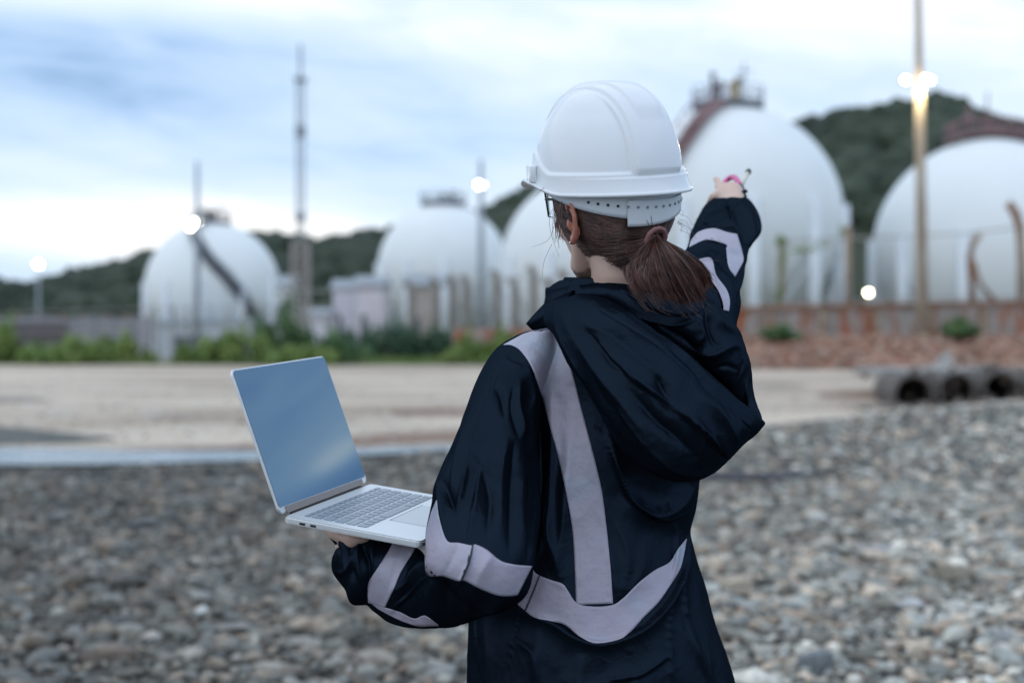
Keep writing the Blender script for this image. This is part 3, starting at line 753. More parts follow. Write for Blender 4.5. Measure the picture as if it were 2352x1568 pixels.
tank(488, 664, 153, 150, 'leftmost white spherical tank, crossed by a dark diagonal stair', platform=(42, 40), seed=1, stair=[(-15, 80), (-15, 55), (5, 27), (25, 5), (42, -15), (60, -30)], stairmat=M_steel)
tank(1018, 618, 150, 150, 'middle white spherical tank behind the single lamp pole', platform=(52, 34), seed=2)
tank(1360, 610, 210, 118, 'white spherical tank mostly hidden behind the head')
t4, c4, r4 = tank(1672, 505, 260, 95, 'tall white spherical tank the person points at, with a platform on its crown', platform=(82, 100), seed=4, stair=[(-10, 84), (-20, 70), (-28, 52), (-33, 36), (-42, 15), (-55, -8)], stairmat=M_redsteel)
t5, c5, r5 = tank(2268, 577, 256, 96, 'rightmost white spherical tank behind the tall lamp pole', seed=5)
def crown_gear():
    z = c4.z + r4
    o = MB().tube([(c4.x + .5, c4.y, z), (c4.x + .5, c4.y, z + 1.3)], .22, 10).box((c4.x + .55, c4.y, z + 1.5), (.55, .4, .5), bev=.06).build('relief_valve', M_yellow, t4); 
    o.matrix_parent_inverse = Matrix.Translation(-t4.location)
    mb = MB(); q = r5 * 1.05; pts = [(c5.x + q * math.sin(a), c5.y - .5, c5.z + q * math.cos(a)) for a in np.linspace(-.36, .9, 24)]
    for dy in (-.7, .7):
        mb.tube([(p[0], p[1] + dy, p[2]) for p in pts], .16, 6); mb.tube([(p[0], p[1] + dy, p[2] + 1.0) for p in pts], .07, 5)
        for p in pts: mb.tube([(p[0], p[1] + dy, p[2]), (p[0], p[1] + dy, p[2] + 1)], .05, 4)
    for a, b in zip(pts, pts[1:]): mb.tube([(a[0], a[1] - .7, a[2]), (a[0], a[1] + .7, a[2])], .12, 5); mb.box(((a[0] + b[0]) / 2, a[1], (a[2] + b[2]) / 2 + .02), (.55, 1.3, .08))
    w = mb.build('walkway', M_redsteel, t5); w.matrix_parent_inverse = Matrix.Translation(-t5.location)
    mb = MB()
    for px, h in ((2185, 1.0), (2225, 2.2), (2268, 1.3), (2300, .9)):
        p = P(px, 318, 96); mb.tube([(p.x, p.y, p.z - .6), (p.x, p.y, p.z + h)], .14, 8); mb.box((p.x, p.y, p.z + h * .6), (.8, .5, .35))
    p = P(2268, 300, 96); mb.tube([p, p + Vector((0, 0, 2.6))], .06, 6)
    w = mb.build('pipework', M_redsteel, t5); w.matrix_parent_inverse = Matrix.Translation(-t5.location)
crown_gear()

# ---- masts and lamps
M_pole = mat('galvanised_pole', (.26, .29, .32), .55, metal=.3, noise_scale=2, color2=(.36, .39, .42))
M_polec = mat('weathered_pole', (.50, .46, .38), .85, noise_scale=2, color2=(.30, .22, .16), bump=.4, bscale=10, stretch=(2, 2, .4))
M_polec2 = M_polec
def lampmat(name, c, s): return mat(name, (1, 1, 1), .5, emis=c, estr=s)
M_lamp = lampmat('lamp_white', (1, .96, .88), 26); M_lampw = lampmat('lamp_warm', (1, .90, .62), 26)
def lamp_post(px, ytop, ybot, d, lamps, label, w=.11, m=None, lm=None, lean=0):
    a = P(px + lean, ybot, d); a.z = 0 if d > 50 else a.z
    b = P(px, ytop, d); t = empty('lamp_post', (a.x, a.y, a.z), label, 'lamp post')
    MB().tube([a, a.lerp(b, .5), b], [w, w * .85, w * .5], 12).build('pole', m or M_pole, t, True)
    for (lx, ly, s) in lamps:
        c = P(lx, ly, d); q = a.lerp(b, (c.z - a.z) / (b.z - a.z))
        h = MB().tube([q, c + Vector((0, .05, .05))], .035, 6)
        h.box(c + Vector((0, .16, .02)), (s * 2.3, .22, s * 1.9), bev=.03)
        f = h.build('floodlight', M_steel, t)
        bm = bmesh.new(); bmesh.ops.create_uvsphere(bm, u_segments=20, v_segments=12, radius=s, matrix=Matrix.Translation(c) @ Matrix.Diagonal((1, .55, .9, 1)))
        g = objb('lamp_glass', bm, lm or M_lamp, f, True)
    fin(t)
    for f in bpy.data.objects:
        if f.parent and f.parent.parent is t: f.matrix_parent_inverse = Matrix.Identity(4)
    return t
lamp_post(88, 612, 745, 120, [(88, 607, .24)], 'short lamp post at the far left with one round light', w=.16)
lamp_post(453, 372, 770, 60, [(451, 511, .15), (437, 521, .12)], 'lamp post with two lights in front of the leftmost tank', w=.15)
lamp_post(1105, 368, 745, 60, [(1103, 425, .16)], 'lamp post with one big light in front of the middle tank', w=.17)
lamp_post(2108, -60, 770, 45, [(2080, 184, .08), (2125, 183, .105), (2137, 184, .07)], 'tall pole with a pair of floodlights at the right, rusty towards its foot', w=.195, m=M_polec, lm=M_lampw, lean=12)
lamp_post(1995, 668, 735, 70, [(1995, 672, .13)], 'low yellow yard lamp between the two right hand tanks', w=.05, lm=M_lampw)
# the light of the tall pole's floodlights on the pole below them
for lx in (2080, 2131):
    pl = bpy.data.lights.new('floodlight_glow', 'POINT'); po = bpy.data.objects.new('floodlight_glow', pl); col.objects.link(po); pl.energy = 90; pl.color = (1, .82, .45); pl.shadow_soft_size = .08
    po.location = P(lx, 200, 44.6)
def lattice(px, ytop, ybot, d):
    a = P(px, ybot, d); a.z = 0; b = P(px, ytop, d); ymid = P(px, 555, d)
    t = empty('lattice_mast', a, 'tall slender lattice mast rising between the left and middle tanks', 'mast')
    def seg(z0, z1, w, m, name, step):
        mb = MB(); cs = [(-w, -w), (w, -w), (w, w), (-w, w)]
        for x, y in cs: mb.tube([(a.x + x, a.y + y, z0), (a.x + x, a.y + y, z1)], w * .12, 5)
        n = max(1, int((z1 - z0) / step))
        for i in range(n):
            za = z0 + (z1 - z0) * i / n; zb = z0 + (z1 - z0) * (i + 1) / n
            for k in range(4):
                p = cs[k]; q = cs[(k + 1) % 4]; mb.tube([(a.x + p[0], a.y + p[1], za), (a.x + q[0], a.y + q[1], zb)], w * .06, 4); mb.tube([(a.x + p[0], a.y + p[1], zb), (a.x + q[0], a.y + q[1], zb)], w * .06, 4)
                mb.tube([(a.x + q[0], a.y + q[1], za), (a.x + p[0], a.y + p[1], zb)], w * .06, 4)
        mb.build(name, m, t)
    seg(0, ymid.z, .46, mat('faded_red_steel', (.36, .27, .25), .7, noise_scale=1, color2=(.45, .42, .40)), 'base_section', .8)
    seg(ymid.z, b.z - 1.5, .21, M_pole, 'upper_section', .55)
    MB().tube([(a.x, a.y, b.z - 1.6), (a.x, a.y, b.z + .6)], .09, 8).box((a.x, a.y, b.z - 1.5), (.7, .7, .2)).build('tip', M_pole, t)
    MB().box((a.x, a.y, (ymid.z + b.z) / 2 + 1), (.6, .6, .7), bev=.05).build('junction_box', M_pole, t)
    MB().box((a.x, a.y, ymid.z + 1.5), (.6, .6, .5), bev=.05).build('junction_box', M_pole, t); fin(t)
lattice(690, 125, 745, 85)

# ---- yard fence, sheds and posts on the left and in the middle
M_fence = mat('mauve_fence', (.26, .24, .27), .8, noise_scale=.8, color2=(.38, .36, .40), stretch=(3, 3, .3))
M_shed = mat('shed_white', (.62, .60, .66), .6, noise_scale=.6, color2=(.72, .68, .72), stretch=(2, 2, .3)); M_shedp = mat('shed_pink', (.66, .56, .60), .6, noise_scale=.6, color2=(.74, .68, .72)); M_tan = mat('tan_panel', (.42, .36, .31), .8, noise_scale=.8, color2=(.52, .47, .43))
def slat_fence():
    d = 58; t = empty('yard_fence', P(200, 775, d), 'mauve grey slatted yard fence at the far left below the hills', 'fence')
    mb = MB(); mp = MB()
    for i, px in enumerate(np.arange(-120, 345, 9)):
        a = P(px, 850, d); b = P(px, 728 + 3 * math.sin(px * .05), d); mb.box((a + b) / 2, (.10, .03, b.z - a.z))
    for y in (735, 760):
        a = P(-120, y, d); b = P(345, y, d); mb.box(((a + b) / 2) + Vector((0, .06, 0)), (b.x - a.x, .05, .09))
    for px in range(-110, 350, 50): a = P(px, 792, d); b = P(px, 722, d); mp.box((a + b) / 2 + Vector((0, .15, 0)), (.18, .12, b.z - a.z))
    mb.build('slat_panel', M_fence, t); mp.build('post', M_rustpost, t)
    MB().box(P(95, 762, d) + Vector((0, -.12, 0)), (2.2, .1, .75), bev=.02).build('gate', mat('dark_gate', (.11, .095, .10), .8), t); fin(t)
slat_fence()
def shed(x0, x1, y0, y1, d, m, label, roofm=None, dep=4):
    a = P(x0, y1, d); b = P(x1, y0, d); a.z = 0; w = b.x - a.x; h = b.z - a.z
    t = empty('shed', ((a.x + b.x) / 2, d, a.z), label, 'shed')
    MB().box(((a.x + b.x) / 2, d + dep / 2, (a.z + b.z) / 2), (w, dep, h), bev=.03).build('wall', m, t)
    bm = bmesh.new(); ov = .25
    A = [(a.x - ov, d - ov, b.z), (b.x + ov, d - ov, b.z), (b.x + ov, d + dep + ov, b.z), (a.x - ov, d + dep + ov, b.z)]
    vs = [bm.verts.new(v) for v in A]; r0 = bm.verts.new((a.x - ov, d + dep / 2, b.z + h * .14)); r1 = bm.verts.new((b.x + ov, d + dep / 2, b.z + h * .14))
    for f in ((vs[0], vs[1], r1, r0), (vs[2], vs[3], r0, r1), (vs[0], r0, vs[3]), (vs[1], vs[2], r1), (vs[3], vs[2], vs[1], vs[0])): bm.faces.new(f)
    objb('roof', bm, roofm or M_pole, t)
    MB().box((a.x + w * .3, d - .03, a.z + h * .33), (w * .2, .06, h * .6)).build('door', M_steel, t); fin(t)
shed(765, 815, 662, 762, 95, M_shed, 'pale blue white shed left of the middle tank')
shed(818, 878, 655, 755, 90, M_shedp, 'pinkish white shed beside the middle tank')
shed(702, 752, 722, 775, 88, M_shed, 'low white shed just right of the lattice mast')
shed(640, 668, 655, 745, 100, M_shed, 'narrow white cabin between the leftmost tank and the lattice mast', dep=3)
shed(20, 45, 745, 775, 62, M_shed, 'small white cabin at the far left behind the bushes', dep=2)
shed(345, 600, 742, 772, 140, mat('grey_building', (.42, .45, .48), .7, noise_scale=.4, color2=(.50, .52, .55), stretch=(3, 1, .2)), 'long low grey building under the leftmost tank')
shed(935, 1008, 655, 748, 64, M_tan, 'tan panelled kiosk in front of the middle tank', dep=2)
M_fp = mat('weathered_post', (.20, .17, .15), .85, noise_scale=3, color2=(.30, .27, .24))
GP = 'thin concrete fence posts in front of the middle tanks'
for i, (px, yt) in enumerate([(945, 648), (1003, 640), (1042, 634), (1072, 634), (1142, 622), (1182, 640), (1226, 612), (1262, 640), (1298, 620)]):
    post(px, yt, 790, 62, .17, 'grey bent-topped yard post, %s from left before the middle tanks' % ['first', 'second', 'third', 'fourth', 'fifth', 'sixth', 'seventh', 'eighth', 'ninth'][i], bend=[(px, 850), (px, 700), (px, yt + 20), (px - 3, yt + 8), (px - 14, yt)], group=GP, material=M_fp)
for i, px in enumerate([360, 400, 430, 520, 560, 600]):
    post(px, 700, 775, 56, .06, 'short thin grey yard post, %s from the left below the leftmost tank' % ['first', 'second', 'third', 'fourth', 'fifth', 'sixth'][i], bend=[(px, 860), (px, 740), (px, 702)], group='short posts below the leftmost tank', material=M_conc)
for k_, (ya, yb) in enumerate([(700, 690), (722, 716), (744, 740)]):
    o = MB().tube([P(-60, ya + 22, 54), P(340, ya + 8, 54), P(700, ya, 54), P(1000, yb, 56), P(1330, yb - 4, 58)], .02, 5).build('fence_wire', M_conc, None, True); tag(o, 'yard fence wire, %s of three strung behind the bushes' % ['topmost', 'middle', 'lowest'][k_], 'wire')
o = MB().tube([P(700, 668, 50), P(940, 668, 50), P(1150, 640, 50), P(1330, 636, 50)], .025, 5).build('fence_wire', M_conc, None, True); tag(o, 'fence wire strung across the middle tanks', 'wire')
a = P(1040, 760, 46); b = P(1330, 745, 46); w_ = MB().box(((a.x + b.x) / 2, 46.2, (a.z + b.z) / 2 - .4), (b.x - a.x, .25, .75), bev=.02).build('low_wall', rust_material('rusty_low_wall', (.36, .30, .27), (.42, .34, .3), (.36, .12, .06), .6)); tag(w_, 'low rust streaked wall between the bushes and the shoulder', 'wall')

# ------------------------------------------------------------------ laptop
M_alu = mat('aluminium', (.74, .76, .78), .32, metal=.6)
M_key = mat('key_plastic', (.22, .27, .33), .30, spec=.8)  # pale blue of the reflected sky is put into the key colour
M_port = mat('port_black', (.01, .01, .012), .4)
M_screen = mat('screen_glass', (.15, .23, .30), .03, metal=1.0)
M_bezel = mat('hinge_cover', (.30, .26, .25), .4, metal=.3)
def laptop():
    H0 = P(645, 1184, 2.04); H1 = P(850, 1107, 2.345)
    u = (H1 - H0).normalized(); Wd = .312
    F0 = P(975, 1241, 1.985); v = (F0 - H0); v = (v - u * v.dot(u)).normalized(); Dp = .217
    w = u.cross(v).normalized()
    if w.z < 0: w = -w
    T0 = P(524, 846, 2.045); lv = (T0 - H0); lv = (lv - u * lv.dot(u)).normalized(); LH = .222
    t = empty('laptop', H0, 'open silver laptop with a dark blank screen resting on the left palm', 'laptop')
    def rbox(o, ax, ay, az, sx, sy, sz, r, seg=6, bev=.0012):
        """rounded slab: corner o, axes, sizes"""
        bm = bmesh.new(); pts = []
        for cx, cy, a0 in ((sx - r, sy - r, 0), (r, sy - r, 90), (r, r, 180), (sx - r, r, 270)):
            for k in range(seg + 1): a = R(a0 + 90 * k / seg); pts.append((cx + r * math.cos(a), cy + r * math.sin(a)))
        lo = [bm.verts.new(o + ax * x + ay * y) for x, y in pts]; hi = [bm.verts.new(o + ax * x + ay * y + az * sz) for x, y in pts]
        bm.faces.new(lo[::-1]); bm.faces.new(hi)
        for k in range(len(pts)): bm.faces.new((lo[k], lo[(k + 1) % len(pts)], hi[(k + 1) % len(pts)], hi[k]))
        bmesh.ops.recalc_face_normals(bm, faces=bm.faces[:])
        if bev:
            es = [e for e in bm.edges if len(e.link_faces) == 2 and e.link_faces[0].normal.dot(e.link_faces[1].normal) < .3]
            bmesh.ops.bevel(bm, geom=es, offset=bev, segments=2, affect='EDGES')
        return bm
    TB = .0100
    base = objb('base', rbox(H0 - w * TB + v * .004, u, v, w, Wd, Dp - .004, TB, .009, bev=.0022), M_alu, t)
    n = u.cross(lv).normalized()
    if n.dot(v) < 0: n = -n            # towards the user
    lid = objb('lid', rbox(H0 - n * .0042 + lv * .002, u, lv, n, Wd, LH - .002, .0042, .009, bev=.0012), M_alu, t)
    objb('screen', rbox(H0 + u * .0028 + lv * .0115 + n * .0002, u, lv, n, Wd - .0056, LH - .014, .0006, .0065, bev=0), M_screen, lid)
    objb('hinge_cover', rbox(H0 + u * .020 + lv * .0012 + n * .0003, u, lv, n, Wd - .040, .0095, .0012, .002, bev=0), M_bezel, lid)
    # keyboard: rows from the hinge to the user; the first key of each row is nearest the camera
    kw = .0188; rows = [[1.0] * 14, [1.0] * 13 + [1.5], [1.5] + [1] * 12 + [1.0], [1.8] + [1] * 11 + [1.7], [2.25] + [1] * 10 + [2.25], [1.0, 1.0, 1.0, 1.25, 5.25, 1.25, 1.0, .95, .9, .9]]
    total = .270; y = .026
    for ri, row in enumerate(rows):
        hgt = .0083 if ri == 0 else .0148
        s = total / sum(row); x = (Wd - total) / 2
        for k in row:
            bm = rbox(H0 + u * (x + .0014) + v * y + w * .0001, u, v, w, k * s - .0028, hgt, .0007, .0016, 2, bev=.0003); objb('key', bm, M_key, base); x += k * s
        y += hgt + .0031
    pad = rbox(H0 + u * (Wd / 2 - .065) + v * (y + .006) + w * .0001, u, v, w, .130, Dp - y - .012, .0004, .004, 3, bev=0); objb('touchpad', pad, mat('touchpad', (.56, .58, .60), .3, metal=.8), base)
    g = rbox(H0 + u * (Wd / 2 - .066) + v * (y + .0046) + w * .0001, u, v, w, .132, .0012, .0003, .0003, 1, bev=0); objb('touchpad_gap', g, M_port, base)
    for q in (.030, .047):
        o = H0 + v * q - w * .0078 - u * .0003; objb('port', rbox(o, v, w, u, .0095, .0034, .002, .0016, 4, bev=0), M_port, base)
    # dark gap between deck and lid
    objb('hinge_bar', rbox(H0 + u * .03 - w * .006 - v * .001, u, v, w, Wd - .06, .006, .006, .001, 2, bev=0), M_port, base)
    # bent light grey foot pads under the base
    fin(t)
    for o in bpy.data.objects:
        if o.parent and o.parent.parent is t: o.matrix_parent_inverse = Matrix.Identity(4)
    return H0, u, v, w
LH0, LU, LV, LW = laptop()

# ------------------------------------------------------------------ person
M_skin = mat('skin', (.58, .39, .31), .5, noise_scale=30, color2=(.65, .46, .38), nfac=(.3, .7), sss=.25, bump=.08, bscale=300, bdist=.001)
M_skin_red = mat('skin_ear', (.50, .20, .14), .48, sss=.3)
HF = Vector((-math.sin(R(33)) * math.cos(R(6)), math.cos(R(33)) * math.cos(R(6)), math.sin(R(6))))   # where the face points
HL = Vector((-math.cos(R(33)), -math.sin(R(33)), 0)); HU = HF.cross(HL).normalized()
if HU.z < 0: HU = -HU
_roll = Matrix.Rotation(R(-9), 3, 'Y'); HF = _roll @ HF; HL = _roll @ HL; HU = _roll @ HU
HC = P(1402, 452, 2.17)                 # middle of the skull
def H(f, l, u): return HC + HF * f + HL * l + HU * u
HROT = Matrix((HF, HL, HU)).transposed()
person = empty('person', (.13, 2.25, 0), 'person in dark hooded jacket with reflective bands, seen from behind, pointing at the tanks', 'person')
def capsule(bm, pts, rad, n=14, flat=None):
    m = MB(); m.bm.free(); m.bm = bm
    pts = [Vector(p) for p in pts]; m.tube(pts, rad, n)
    bmesh.ops.create_uvsphere(bm, u_segments=n, v_segments=8, radius=rad[0] if isinstance(rad, (list, tuple)) else rad, matrix=Matrix.Translation(pts[0]))
    bmesh.ops.create_uvsphere(bm, u_segments=n, v_segments=8, radius=rad[-1] if isinstance(rad, (list, tuple)) else rad, matrix=Matrix.Translation(pts[-1]))
def ell(bm, c, r, rot=HROT, seg=28):
    m = Matrix.Translation(Vector(c)) @ rot.to_4x4() @ Matrix.Diagonal((*r, 1))
    bmesh.ops.create_uvsphere(bm, u_segments=seg, v_segments=seg // 2 + 4, radius=1, matrix=m)
def hand(bm, wrist, fwd, palmn, thumb_side, curls, thumb_curl, S=1.0, spread=.12):
    """palm with five separate bent fingers. fwd: along the fingers, palmn: out of the palm, thumb_side: across"""
    f, p, s = fwd.normalized(), palmn.normalized(), thumb_side.normalized(); rot = Matrix((f, s, p)).transposed()
    ell(bm, wrist + f * .045 * S, (.052 * S, .038 * S, .014 * S), rot, 20)
    ell(bm, wrist + f * .070 * S, (.026 * S, .040 * S, .012 * S), rot, 20)
    for i, (off, L) in enumerate(zip((.027, .009, -.009, -.026), (.068, .076, .070, .055))):
        q = wrist + f * (.083 if i < 3 else .076) * S + s * off * S; d = (f + s * (spread * (1.2 - i * .8))).normalized(); a = 0; pts = [q - f * .01, q]
        seg = (L * .45 * S, L * .30 * S, L * .25 * S)
        for k in range(3):
            a += curls[i][k]; dd = d * math.cos(a) + p * math.sin(a); q = q + dd * seg[k]; pts.append(q)
        capsule(bm, pts, [.0090 * S, .0090 * S, .0083 * S, .0076 * S, .0062 * S], 10)
    q = wrist + f * .022 * S + s * .026 * S; pts = [q]; a = 0
    d = (f * .65 + s * .75).normalized()
    for k, L in enumerate((.036, .030, .024)):
        a += thumb_curl[k]; dd = (d * math.cos(a) + (f * .6 + p * .8).normalized() * math.sin(a)).normalized(); q = q + dd * L * S; pts.append(q)
    capsule(bm, pts, [.0135 * S, .0115 * S, .0095 * S, .0075 * S], 10)
RW = P(1682, 462, 2.725)      # right wrist
RS = P(1600, 770, 2.28); RE = P(1640, 622, 2.46)
LS = P(1183, 900, 2.18); LE = P(1110, 1345, 2.02)
PALM = LH0 + LU * .10 + LV * .075 - LW * .022
LWR = P(800, 1252, 2.115)
def build_body():
    bm = bmesh.new()
    ell(bm, H(-.008, 0, .015), (.094, .077, .088)); ell(bm, H(.030, 0, -.035), (.062, .060, .085))        # skull, face
    ell(bm, H(.052, 0, -.095), (.036, .042, .030)); ell(bm, H(.066, 0, -.112), (.018, .022, .016))       # jaw, chin
    for s in (-1, 1):
        ell(bm, H(.055, .034 * s, -.040), (.026, .026, .026)); capsule(bm, [H(.004, .060 * s, -.05), H(.035, .046 * s, -.100), H(.06, .02 * s, -.112)], [.012, .014, .014])
        ell(bm, H(.083, .029 * s, .002), (.009, .013, .008))
    capsule(bm, [H(.090, 0, .004), H(.104, 0, -.022), H(.108, 0, -.034)], [.008, .010, .012]); ell(bm, H(.097, .010, -.036), (.010, .007, .006)); ell(bm, H(.097, -.010, -.036), (.010, .007, .006))
    capsule(bm, [H(.088, .018, -.064), H(.097, 0, -.062), H(.088, -.018, -.064)], [.004, .006, .004]); capsule(bm, [H(.086, .016, -.072), H(.094, 0, -.073), H(.086, -.016, -.072)], [.005, .007, .005])
    # neck
    nb = P(1440, 760, 2.22)
    capsule(bm, [H(-.012, 0, -.05), H(-.020, 0, -.11), nb.lerp(H(-.02, 0, -.11), .3), nb], [.055, .052, .056, .07], 24)
    tors = P(1410, 860, 2.24)
    for px, py, d, r in ((1420, 860, 2.27, (.155, .085, .08)), (1400, 980, 2.25, (.155, .11, .16)), (1385, 1180, 2.25, (.135, .105, .16)), (1380, 1400, 2.25, (.155, .12, .16)), (1375, 1560, 2.25, (.165, .125, .14))):
        ell(bm, P(px, py, d), (r[0], r[1], r[2]), Matrix.Rotation(R(25), 3, 'Z'))
    capsule(bm, [P(1330, 870, 2.27), LS, LS.lerp(LE, .5), LE], [.045, .038, .036, .034]); capsule(bm, [LE, P(940, 1348, 2.08), P(850, 1302, 2.10), LWR], [.034, .034, .028, .020])
    capsule(bm, [P(1520, 810, 2.26), RS, RS.lerp(RE, .5), RE], [.05, .048, .040, .036]); capsule(bm, [RE, RE.lerp(RW, .4), RW], [.028, .024, .022])
    hip = P(1375, 1560, 2.25)
    for s in (-1, 1):
        a = hip + Vector((.085 * s, 0, -.05)); k = Vector((a.x + .01 * s, a.y + .01, .48)); an = Vector((a.x + .02 * s, a.y + .0, .10))
        capsule(bm, [a, a.lerp(k, .5), k, k.lerp(an, .45), an], [.088, .076, .058, .055, .038], 20); capsule(bm, [an, an + Vector((-.06, .11, -.055))], [.04, .035], 14)
    # right hand pointing away with index and pen; left palm flat under the laptop
    fwd = (P(1669, 402, 2.85) - P(1682, 470, 2.725)).normalized(); s_ = (Vector((-1, 0, .25)) - fwd * Vector((-1, 0, .25)).dot(fwd)).normalized(); pn = fwd.cross(s_).normalized()
    if pn.z > 0: pn = -pn
    hand(bm, RW, fwd, pn, s_, [(.1, .1, .05), (1.1, 1.2, .8), (1.2, 1.3, .9), (1.2, 1.3, .9)], (1.0, .6, .4), .80, .02)
    capsule(bm, [RW - fwd * .03, RW + fwd * .03], [.026, .026])
    f2 = (LH0 + LU * .13 + LV * .10 - LW * .022) - LWR; f2.normalize(); s2 = (-LV - f2 * (-LV).dot(f2)).normalized(); pn2 = LW
    hand(bm, PALMW, LU * .95 + LV * -.15, LW, -LV, [(.02, .04, .02)] * 4, (.1, .1, .1), .9, .2)
    capsule(bm, [LWR, PALMW + LU * .01], [.019, .016])
    me = bpy.data.meshes.new('body'); bm.to_mesh(me); bm.free()
    o = link_mesh('body', me, M_skin, person)
    md = o.modifiers.new('r', 'REMESH'); md.mode = 'VOXEL'; md.voxel_size = .0035; md.use_smooth_shade = True
    md = o.modifiers.new('s', 'SMOOTH'); md.iterations = 4; md.factor = .6
    return o
PALMW = LH0 + LU * .045 + LV * .088 - LW * .027
build_body()
def ear(side):
    # rim, inner fold and lobe, lying close to the head behind the temple
    c = (-.012, .079 * side, -.032)
    def E(f, u, o): return H(c[0] + f, c[1] + side * o, c[2] + u)
    bm = bmesh.new()
    ell(bm, E(.000, -.002, .001), (.012, .004, .026))
    capsule(bm, [E(.010, .012, .004), E(.008, .024, .007), E(-.003, .031, .010), E(-.014, .024, .013), E(-.017, .008, .013), E(-.013, -.010, .010), E(-.005, -.022, .007), E(.003, -.029, .005), E(.006, -.022, .003)], [.003, .0036, .0038, .0040, .0038, .0036, .0044, .0058, .004], 10)
    capsule(bm, [E(.002, .020, .006), E(-.008, .014, .009), E(-.010, .000, .008), E(-.004, -.012, .006)], [.0025, .003, .003, .0025], 8)
    capsule(bm, [E(.010, .004, .004), E(.008, -.004, .007), E(.006, -.010, .005)], [.003, .004, .003], 8)
    me = bpy.data.meshes.new('ear'); bm.to_mesh(me); bm.free(); o = link_mesh('ear', me, M_skin_red, person)
    md = o.modifiers.new('r', 'REMESH'); md.mode = 'VOXEL'; md.voxel_size = .0013; md.use_smooth_shade = True
    o.modifiers.new('s', 'SMOOTH').iterations = 3
    if side == 1:
        MB().sphere(E(.002, -.030, .012), .0018, 10).tube([E(.002, -.030, .010), E(.002, -.033, .012), E(-.002, -.036, .012)], .0006, 6).build('earring', mat('silver', (.8, .8, .8), .2, metal=1), o, True)
ear(1); ear(-1)
# eye, brow and lashes at the temple side that shows
MB().tube([H(.094, .016, .016), H(.091, .032, .019), H(.080, .045, .015), H(.072, .050, .010)], [.0015, .0025, .002, .0008], 6).build('eyebrow', mat('brow_hair', (.02, .014, .012), .6), person, True)
for s in (1, -1):
    MB().sphere(H(.080, .030 * s, -.004), .0115, 16).build('eye', mat('eye_white', (.75, .73, .72), .2), person, True)
mb = MB()
for k in range(12): mb.tube([H(.090 - k * .0010, .022 + k * .0018, .002), H(.098 - k * .0008, .026 + k * .0022, .006)], [.0006, .0003], 4)
mb.build('eyelashes', bpy.data.materials['brow_hair'], person)
# trousers and boots below the jacket (outside the frame)
M_trouser = mat('trouser_cloth', (.02, .022, .03), .8, noise_scale=60, color2=(.03, .032, .04))
hip = P(1375, 1560, 2.25)
bm = bmesh.new()
for s in (-1, 1):
    a = hip + Vector((.085 * s, 0, -.05)); k = Vector((a.x + .01 * s, a.y + .01, .48)); an = Vector((a.x + .02 * s, a.y, .13))
    capsule(bm, [a, a.lerp(k, .5), k, k.lerp(an, .45), an], [.105, .094, .078, .072, .068], 22)
me = bpy.data.meshes.new('trousers'); bm.to_mesh(me); bm.free(); o = link_mesh('trousers', me, M_trouser, person)
md = o.modifiers.new('r', 'REMESH'); md.mode = 'VOXEL'; md.voxel_size = .012; md.use_smooth_shade = True
for s in (-1, 1):
    a = hip + Vector((.105 * s, 0, 0)); bm = bmesh.new(); f = Vector((-.48, .87, 0))
    capsule(bm, [(a.x, a.y, .20), (a.x, a.y, .075)], [.060, .058], 16); capsule(bm, [Vector((a.x, a.y, .06)), Vector((a.x, a.y, .055)) + f * .09, Vector((a.x, a.y, .045)) + f * .16], [.05, .046, .038], 16)
    me = bpy.data.meshes.new('boot'); bm.to_mesh(me); bm.free(); o = link_mesh('boot', me, mat('boot_leather', (.03, .025, .02), .5), person)
    md = o.modifiers.new('r', 'REMESH'); md.mode = 'VOXEL'; md.voxel_size = .008; md.use_smooth_shade = True

